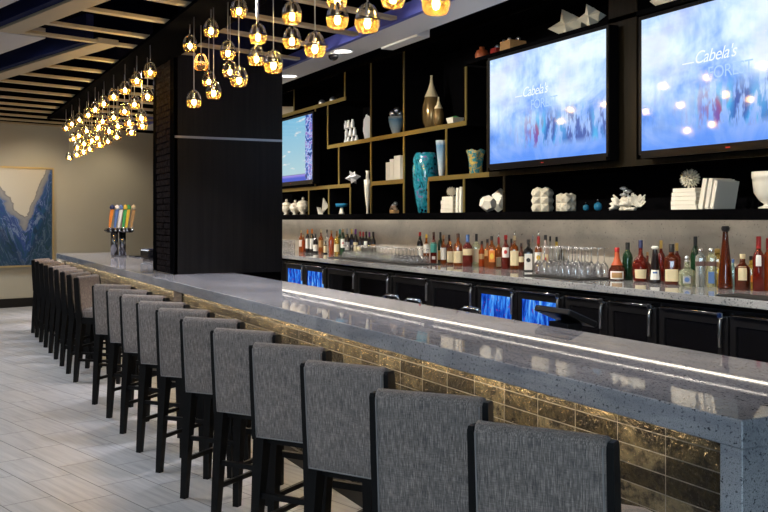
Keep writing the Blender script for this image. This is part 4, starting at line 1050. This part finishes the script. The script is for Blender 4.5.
# folded star sculpture
t_, k = orn('folded_star', 322.5, S0, 'white folded-paper-like star sculpture on the lowest shelf', 'sculpture', 5.34)
t_.rotation_euler.z = toCam(t_)
MB().loft([[(x * k, y * k, z * k)] * 1 for x, y, z in ()] or [[(-2 * k, -1 * k, 0), (5.5 * k, 1 * k, 8 * k), (0, 2 * k, 16.5 * k)], [(-1 * k, 4 * k, 0), (6 * k, 5 * k, 8 * k), (1 * k, 4 * k, 16.5 * k)]]).add([(-6.5 * k, -1 * k, 7.4 * k), (-5 * k, -2 * k, 0), (0, -2 * k, 0), (-2.2 * k, 3 * k, 6.5 * k), (-3 * k, 3 * k, 0)], [(0, 1, 2), (0, 2, 3), (0, 3, 4), (1, 4, 2), (0, 4, 1), (2, 4, 3)]).build('facets', 'ceramic_white', t_)
# white panel with blue dish
t_, k = orn('blue_dish', 340.5, S0, 'glossy turquoise dish leaning before a pale panel on the lowest shelf', 'dish', 5.28)
MB().lathe([(2 * k, 6.6 * k), (7.5 * k, 7.4 * k), (8.6 * k, 10.4 * k), (7.6 * k, 10.4 * k), (2 * k, 8 * k)], 28, sx=.7).build('dish', 'blue_glaze', t_)
MB().lathe([(4 * k, 0), (3 * k, 2 * k), (1.6 * k, 6.8 * k)], 16, sx=.7).build('stand', 'ceramic_white', t_)
q = on_x(343, 205, 5.50); o = MB().bbox(-.015, .015, -10 * k, 10 * k, 0, 22.5 * k, .003).build('pale_panel', 'ceramic_white'); o.location = (q.x, q.y, S0); ORN.append(o); tag(o, 'pale upright panel standing behind the turquoise dish', 'panel')
# driftwood
t_, k = orn('driftwood', 393, S0, 'dark driftwood sculpture with silvery knobs under the white books', 'sculpture', 5.32)
MB().tube([(0, 6 * k, 4 * k), (0, 2 * k, 6.5 * k), (0, -2 * k, 6 * k), (0, -6 * k, 8 * k)], [.8 * k, 1.6 * k, 1.8 * k, 1.0 * k], 8).tube([(0, -1 * k, 6 * k), (.1 * k, -6 * k, 4 * k), (0, -7.6 * k, 2 * k)], [1.4 * k, 1.8 * k, 1.2 * k], 8).build('branch', 'driftwood', t_)
MB().sphere((0, -5.6 * k, 9.6 * k), 2.2 * k, 12).sphere((0, 0, 8.2 * k), 1.4 * k, 10).build('silver_knob', 'mirror_silver', t_)
MB().bbox(-3 * k, 3 * k, -8 * k, 1 * k, 0, 3.6 * k, .01).tube([(0, 5.8 * k, 0), (0, 5.8 * k, 4.2 * k)], .7 * k, 6).build('base_block', 'box_wood', t_)
# lying and leaning books of the middle cubby
hk = spot(447, S0, 5.34)[1]
zz = S0
for i, (w, h, dx) in enumerate(((12.2, 3.9, -.6), (11.6, 4.2, -.4), (12, 3.8, -.6), (10.6, 3.7, 0))):
    book(447.2 + dx, zz, w, h, .24, f'white book lying {["at the bottom", "second from the bottom", "second from the top", "at the top"][i]} of the pile under the small spiky ball', 5.34, 0, 'book_white', 'white books under the small spiky ball', True)
    zz += h * hk + .0005
def spiky(px, zb, R_, label, d):
    t_, k = orn('spiky_ball', px, zb, label, 'ornament', d); r = R_ * k
    MB().sphere((0, 0, r), r * .66, 18).build('core', 'plaster_cream', t_)
    m = MB(); n = 70
    for i in range(n):
        z = 1 - 2 * (i + .5) / n; a = i * 2.39996; s = math.sqrt(1 - z * z); v = Vector((s * math.cos(a), s * math.sin(a), z))
        m.tube([(0, 0, r) + v * r * .6 if False else Vector((0, 0, r)) + v * r * .6, Vector((0, 0, r)) + v * r], [r * .13, r * .02], 6)
    m.build('spikes', 'plaster_cream', t_)
spiky(451.4, zz, 5.2, 'small white spiky ball on the short pile of white books', 5.34)
book(456.6, S0, 2.2, 24.5, .22, 'white book leaning against the short pile, outer one', 5.34, .05, 'book_white', 'white books leaning on the short pile')
book(460, S0, 2.2, 25.5, .22, 'white book leaning against the short pile, next to the divider', 5.34, .03, 'book_white', 'white books leaning on the short pile')
# faceted polyhedra
def polyhedron(name, px, zb, R_, label, d, seed, sz=1.):
    t_, k = orn(name, px, zb, label, 'ornament', d); r = R_ * k
    g = (1 + 5 ** .5) / 2; vs = []
    for a in (-1, 1):
        for b_ in (-1, 1):
            for c in (-1, 1): vs.append((a, b_, c))
            vs += [(0, a / g, b_ * g), (a / g, b_ * g, 0), (a * g, 0, b_ / g)]
    import bmesh
    bm = bmesh.new(); rot = Matrix.Rotation(seed, 3, 'Z') @ Matrix.Rotation(.5, 3, 'X')
    P = [rot @ Vector(v) * (r / 1.732) for v in vs]; lo = min(p_.z for p_ in P)
    for p_ in P: bm.verts.new((p_.x, p_.y, (p_.z - lo) * sz))
    bmesh.ops.convex_hull(bm, input=bm.verts[:]); bmesh.ops.dissolve_limit(bm, angle_limit=.05, verts=bm.verts[:], edges=bm.edges[:])
    me = bpy.data.meshes.new('facets'); bm.to_mesh(me); bm.free(); me.materials.append(MAT['ceramic_white'])
    o = bpy.data.objects.new('facets', me); COL.objects.link(o); o.parent = t_
polyhedron('faceted_ornament', 488.0, S0, 9., 'low faceted white ornament beside the taller one on the lowest shelf', 5.27, .3, .95)
polyhedron('faceted_ornament', 498.4, S0, 9., 'taller faceted white ornament cut off by the shelf divider', 5.52, 1.1, 1.35)
t_, k = orn('low_tray', 518.5, S0, 'flat dark tray lying on the lowest shelf between white ornaments', 'tray', 5.34)
MB().bbox(-.06, .06, -6 * k, 6 * k, 0, 1.2 * k, .004).build('body', 'steel', t_)
# pyramid-faced boxes
def studded(px, w, h, nr, label, d, turn=0.):
    t_, k = orn('studded_box', px, S0, label, 'box', d); t_.rotation_euler.z = toCam(t_) + turn; hw, hh = w * k / 2, h * k
    MB().box(-hw, hw, -hw, hw, 0, hh).build('body', 'plaster_cream', t_)
    m = MB(); nc = max(2, round(2 * hw / (hh / nr))); cw, ch = 2 * hw / nc, hh / nr; e_ = .33 * cw
    for i in range(nc):
        for j in range(nr):
            y0, y1, z0, z1 = -hw + i * cw, -hw + (i + 1) * cw, j * ch, (j + 1) * ch
            for s in (-1, 1):
                m.add([(s * hw, y0, z0), (s * hw, y1, z0), (s * hw, y1, z1), (s * hw, y0, z1), (s * (hw + e_), (y0 + y1) / 2, (z0 + z1) / 2)], [(0, 1, 4), (1, 2, 4), (2, 3, 4), (3, 0, 4)])
                m.add([(y0, s * hw, z0), (y1, s * hw, z0), (y1, s * hw, z1), (y0, s * hw, z1), ((y0 + y1) / 2, s * (hw + e_), (z0 + z1) / 2)], [(0, 1, 4), (1, 2, 4), (2, 3, 4), (3, 0, 4)])
    for i in range(nc):
        for j in range(nc):
            x0, x1, y0, y1 = -hw + i * cw, -hw + (i + 1) * cw, -hw + j * cw, -hw + (j + 1) * cw
            m.add([(x0, y0, hh), (x1, y0, hh), (x1, y1, hh), (x0, y1, hh), ((x0 + x1) / 2, (y0 + y1) / 2, hh + e_)], [(0, 1, 4), (1, 2, 4), (2, 3, 4), (3, 0, 4)])
    m.build('studs', 'plaster_cream', t_)
studded(542.5, 16., 22., 3, 'taller cream box with pyramid studs under the television', 5.42, -.25)
studded(566, 14., 16., 2, 'shorter cream box with pyramid studs under the television', 5.34, -.75)
for px, r_, lb in ((586, 3.2, 'smaller blue glass ball bottle on the lowest shelf'), (598, 4.2, 'larger blue glass ball bottle on the lowest shelf')):
    t_, k = orn('blue_flask', px, S0, lb, 'flask', 5.32, 0, 'blue glass balls')
    MB().lathe([(.5 * r_ * k, 0), (.85 * r_ * k, .4 * r_ * k), (r_ * k, r_ * k), (.85 * r_ * k, 1.6 * r_ * k), (.35 * r_ * k, 2.0 * r_ * k)], 18).build('ball', 'blue_glaze', t_)
    MB().lathe([(.3 * r_ * k, 2 * r_ * k), (.26 * r_ * k, 2.5 * r_ * k), (.36 * r_ * k, 2.7 * r_ * k)], 12).build('neck', 'dark_chrome', t_)
# shell / coral sculpture: a scalloped mass with flared petals and mirrored caps
t_, k = orn('coral_sculpture', 627, S0, 'long white coral-like sculpture with mirrored caps on the lowest shelf', 'sculpture', 5.36)
def shell(c, r, ax, n=9):
    m = MB(); c = Vector(c); ax = Vector(ax).normalized(); a1 = ax.cross(Vector((0, 0, 1)) if abs(ax.z) < .9 else Vector((1, 0, 0))).normalized(); a2 = ax.cross(a1); rr_ = []
    for f_, h_ in ((.25, -.55), (.6, -.3), (.85, .1), (1.05, .55), (.95, .5), (.7, .05), (.3, -.35)):
        rr_.append([c + ax * r * (h_ + (.16 * math.sin(n * a) if f_ > .8 else 0)) + (a1 * math.cos(a) + a2 * math.sin(a)) * r * f_ * (1 + .10 * math.sin(n * a + .7)) for a in [2 * PI * i / 54 for i in range(54)]])
    m.loft(rr_, smooth=True)
    mz = min(v[2] for v in m.v)
    if mz < 0: m.v = [(x, y, z - mz) for x, y, z in m.v]
    return m
for y, z, r_, ax in ((16, 7, 7.5, (-.9, .5, .3)), (7, 6.5, 6.5, (-.5, -.2, .9)), (-4, 8, 8, (-.6, .3, .8)), (-15, 7, 7, (-.5, -.6, .6)), (0, 5, 6, (-1, -.2, .1))):
    shell((0, y * k, z * k), r_ * k, ax).build('shell_form', 'ceramic_white', t_)
MB().bbox(-3 * k, 3 * k, -12 * k, 10 * k, 0, 3 * k, .01).build('foot_block', 'ceramic_white', t_)
MB().tube([(0, -18 * k, 8 * k), (0, -22 * k, 12 * k), (0, -26 * k, 15 * k)], [1.6 * k, 1.2 * k, .6 * k], 8).build('branch_tip', 'ceramic_white', t_)
for y, z in ((5, 22), (-1.5, 19), (5, 15.5)):
    MB().lathe([(.2 * k, -1.8 * k), (2.8 * k, -.9 * k), (4.2 * k, .2 * k), (2.6 * k, 1.6 * k), (.2 * k, 2.2 * k)], 18, (0, y * k, z * k)).tube([(0, y * k, z * k - 1.5 * k), (0, y * k * .9, z * k - 9 * k)], .5 * k, 6).build('mirrored_cap', 'mirror_silver', t_)
# book pile + leaning books under the other television
hk = spot(684, S0, 5.34)[1]; zz = S0
for i, (w, h, dx) in enumerate(((24, 4.4, -.6), (23.2, 4.0, -1.2), (23.2, 4.2, -.6), (22.6, 4.0, -.6), (21., 4.0, -.3))):
    book(684 + dx, zz, w, h, .26, f'white book lying {["at the bottom", "second from the bottom", "in the middle", "second from the top", "at the top"][i]} of the pile under the large spiky ball', 5.34, 0, 'book_white', 'white books under the large spiky ball', True)
    zz += h * hk + .0005
spiky(690, zz, 10.2, 'large white spiky ball on the tall pile of white books', 5.40)
book(700., S0, 4.0, 30.5, .22, 'thin white book leaning on the tall pile, touching it', 5.30, .22, 'book_white', 'white books leaning on the tall pile')
book(706.2, S0, 3.6, 30.5, .22, 'second white book leaning against the tall pile of books', 5.30, .21, 'book_white', 'white books leaning on the tall pile')
book(711.4, S0, 3.2, 28.5, .22, 'outermost white book leaning on the tall pile, its cover facing out', 5.30, .205, 'book_white', 'white books leaning on the tall pile')
t_, k = orn('footed_urn', 768, S0, 'large white footed urn at the picture edge of the lowest shelf', 'urn', 5.36)
MB().lathe([(9 * k, 0), (9 * k, 1.4 * k), (4.4 * k, 3 * k), (4 * k, 4.6 * k), (9 * k, 9 * k), (13.4 * k, 16 * k), (14.6 * k, 26 * k), (14.8 * k, 30 * k), (15.6 * k, 30.5 * k), (15.6 * k, 37 * k), (14.4 * k, 37 * k)], 30).build('body', 'ceramic_white', t_)
# things on top of the televisions
t_, k = orn('clay_pumpkin', 482, ZTV, 'round orange-red clay pot on top of the shelf beside the television', 'pot', 5.34)
MB().lathe([(4 * k, 0), (6.6 * k, 3 * k), (7.2 * k, 7 * k), (5.4 * k, 11.5 * k), (2.6 * k, 12.6 * k), (2.8 * k, 15 * k)], 22).build('body', 'orange_clay', t_)
t_, k = orn('red_box', 497.5, ZTV, 'small dark red box topped with a silver lump beside the wooden box', 'box', 5.34)
MB().bbox(-.06, .06, -5 * k, 5 * k, 0, 9.4 * k, .006).build('body', 'red_lacquer', t_)
MB().lathe([(3 * k, 9.4 * k), (2.8 * k, 11.4 * k), (1.2 * k, 13 * k)], 10).build('silver_lump', 'mirror_silver', t_)
t_, k = orn('wooden_box', 513, ZTV, 'light wooden box filled with shiny silver balls above the television', 'box', 5.34)
MB().bbox(-.10, .10, -9 * k, 9 * k, 0, 12 * k, .004).build('body', 'box_wood', t_)
rr_ = random.Random(5)
for i in range(9): MB().sphere((rr_.uniform(-.06, .06), (-7.4 + i * 1.85) * k, (12.8 + rr_.random() * 1.4) * k), 1.8 * k, 10).build('silver_ball', 'mirror_silver', t_)
t_, k = orn('scalloped_bowl', 652, ZTV, 'cream scalloped bowl on top of the other television', 'bowl', 5.34)
rings = [[(r_ * k * (1 + w_ * math.sin(12 * a)) * math.cos(a), r_ * k * (1 + w_ * math.sin(12 * a)) * math.sin(a), z_ * k) for a in [2 * PI * i / 60 for i in range(60)]] for r_, z_, w_ in ((8, 0, 0), (13, 5, .02), (18, 10, .06), (17, 10, .06), (10, 3, 0))]
MB().loft(rings, smooth=True).build('body', 'plaster_cream', t_)

# keep every ornament inside its own compartment
bpy.context.view_layer.update()
DIV = []
for c in sh.children:
    if c.name.startswith('divider'):
        v = [c.matrix_world @ Vector(q) for q in c.bound_box]
        DIV.append((min(q.y for q in v), max(q.y for q in v), min(q.z for q in v), max(q.z for q in v)))
def allm(o): return ([o] if o.type == 'MESH' else []) + [m for c in o.children for m in allm(c)]
for o in ORN:
    v = [m.matrix_world @ Vector(q.co) for m in allm(o) for q in m.data.vertices]
    lo = [min(q[i] for q in v) for i in range(3)]; hi = [max(q[i] for q in v) for i in range(3)]
    yl, yh = -1e9, 1e9; cy = o.location.y
    for a0, a1, z0, z1 in DIV:
        if z1 < lo[2] or z0 > hi[2]: continue
        if (a0 + a1) / 2 <= cy: yl = max(yl, a1)
        else: yh = min(yh, a0)
    if lo[1] < yl + .003: o.location.y += yl + .003 - lo[1]
    elif hi[1] > yh - .003: o.location.y -= hi[1] - yh + .003
    if lo[0] < 5.163: o.location.x += 5.163 - lo[0]
    elif hi[0] > 5.675: o.location.x -= hi[0] - 5.675
    if lo[2] < o.location.z - 1e-5: o.location.z += o.location.z - lo[2]

# ================================================================== ceiling fittings over the back bar
def soffit_spot(px, py, i):
    q = on_z(px, py, 3.50); t_ = empty('downlight', (q.x, q.y, 3.499), 0, ['round white downlight in the soffit by the dome camera', 'round white downlight in the soffit at the pillar edge'][i], 'downlight', 'soffit downlights')
    MB().lathe([(.105, -.012), (.105, 0), (.085, 0), (.085, -.006), (.090, -.012)], 24, caps=False).build('trim_ring', 'bright_white', t_)
    MB().lathe([(.086, -.004), (.086, -.002)], 24).build('lens', 'downlight_glow', t_)
    return q
q1 = soffit_spot(343, 50.5, 0); q2 = soffit_spot(289, 75.5, 1)
q = on_z(331, 49, 3.50); t_ = empty('ceiling_camera', (4.06, q.y + .16, 3.499), 0, 'small dark dome camera on the soffit beside the downlight', 'camera')
MB().lathe([(.07, 0), (.07, -.03), (.062, -.034)], 20).build('base_ring', 'cord_grey', t_)
MB().lathe([(.058, -.034), (.052, -.065), (.03, -.088), (.004, -.095)], 20).build('dome', 'gloss_black', t_)

# ================================================================== light
def light(name, typ, loc, energy, col=(1, 1, 1), rot=(0, 0, 0), **kw):
    l = bpy.data.lights.new(name, typ); l.energy = energy; l.color = col
    for k_, v in kw.items(): setattr(l, k_, v)
    o = bpy.data.objects.new(name, l); COL.objects.link(o); o.location = loc; o.rotation_euler = rot; return o
W, Cc = (1., .86, .70), (.74, .85, 1.)
for y in (17.5, 14.5, 11.7, q2.y, q1.y, 6.4, 3.6, 1.2):
    light('soffit_lamp', 'SPOT', (4.18, y, 3.47), 70, (1., .92, .82), (0, math.radians(-14), 0), spot_size=math.radians(95), spot_blend=.7, shadow_soft_size=.08)
for y in (14.6, 12.9, 11.2, 8.8, 6.9, 4.8, 2.8):
    light('shelf_fill_spot', 'SPOT', (2.27, y, 3.42), 560, (1., .93, .80), (0, math.radians(-66), 0), spot_size=math.radians(70), spot_blend=.8, shadow_soft_size=.08)  # unseen spots over the bar, added to brighten shelves and ornaments
for b1v, b2v, e_ in ((4., .5, 70), (8., 1.5, 70), (12., 2.5, 80), (15.5, 3., 70), (16.3, 6.0, 45), (10., 3.7, 50), (6., 2.6, 50)):
    light('ceiling_lamp', 'SPOT', bld(b2v, b1v, 3.44), e_ * 4.2, (.84, .91, 1.), (0, 0, 0), spot_size=math.radians(158), spot_blend=1., shadow_soft_size=.35)
for y in (3.2, 5.2, 7.2, 9.2, 12.2, 14.4, 16.4):
    light('bar_fill_spot', 'SPOT', (2.75, y, 3.43), 90 if y < 4 else 190 if y < 6 else 400, (.96, .92, 1.), (0, 0, 0), spot_size=math.radians(70), spot_blend=.9, shadow_soft_size=.06)  # unseen spots added to brighten the bar top, stronger further along
for b2v in (4.2, 5.6, 7.2, 8.6):
    light('wall_wash_lamp', 'SPOT', bld(b2v, 16.7, 3.44), 45, (1., .85, .62), (math.radians(28), 0, PHI), spot_size=math.radians(110), spot_blend=.9, shadow_soft_size=.1)
light('window_daylight', 'AREA', (-3.2, -3.9, 2.0), 430, (.62, .83, 1.), (math.radians(78), 0, math.radians(-22)), shape='RECTANGLE', size=3.5, size_y=2.2)
for y in (5.5, 8.5, 12.):
    light('blue_fill_light', 'POINT', (3.6, y, 3.95), 2.2, (.12, .18, 1.), shadow_soft_size=.2)  # unseen blue fill above the slats, added to tint slats and fascia
wd = bpy.data.worlds.new('World'); SC.world = wd; wd.use_nodes = True
wd.node_tree.nodes['Background'].inputs[0].default_value = (.35, .42, .6, 1); wd.node_tree.nodes['Background'].inputs[1].default_value = .04

# ================================================================== camera
cd = bpy.data.cameras.new('Camera'); cam = bpy.data.objects.new('Camera', cd); COL.objects.link(cam)
cam.location = (0, 0, CZ); cam.rotation_euler = (PI / 2, 0, -AL)
cd.sensor_width = 36.; cd.lens = F / 768 * 36.; cd.shift_y = -(256 - HOR) / 768; cd.clip_start = .05; cd.clip_end = 60
SC.camera = cam
SC.view_settings.view_transform = 'Standard'
SC.view_settings.look = 'None'
SC.view_settings.exposure = 0.
SC.view_settings.gamma = 1.
SC.view_settings.use_curve_mapping = False
SC.cycles.use_denoising = True
SC.cycles.transparent_max_bounces = 24
SC.cycles.max_bounces = 8
SC.cycles.sample_clamp_indirect = 6.
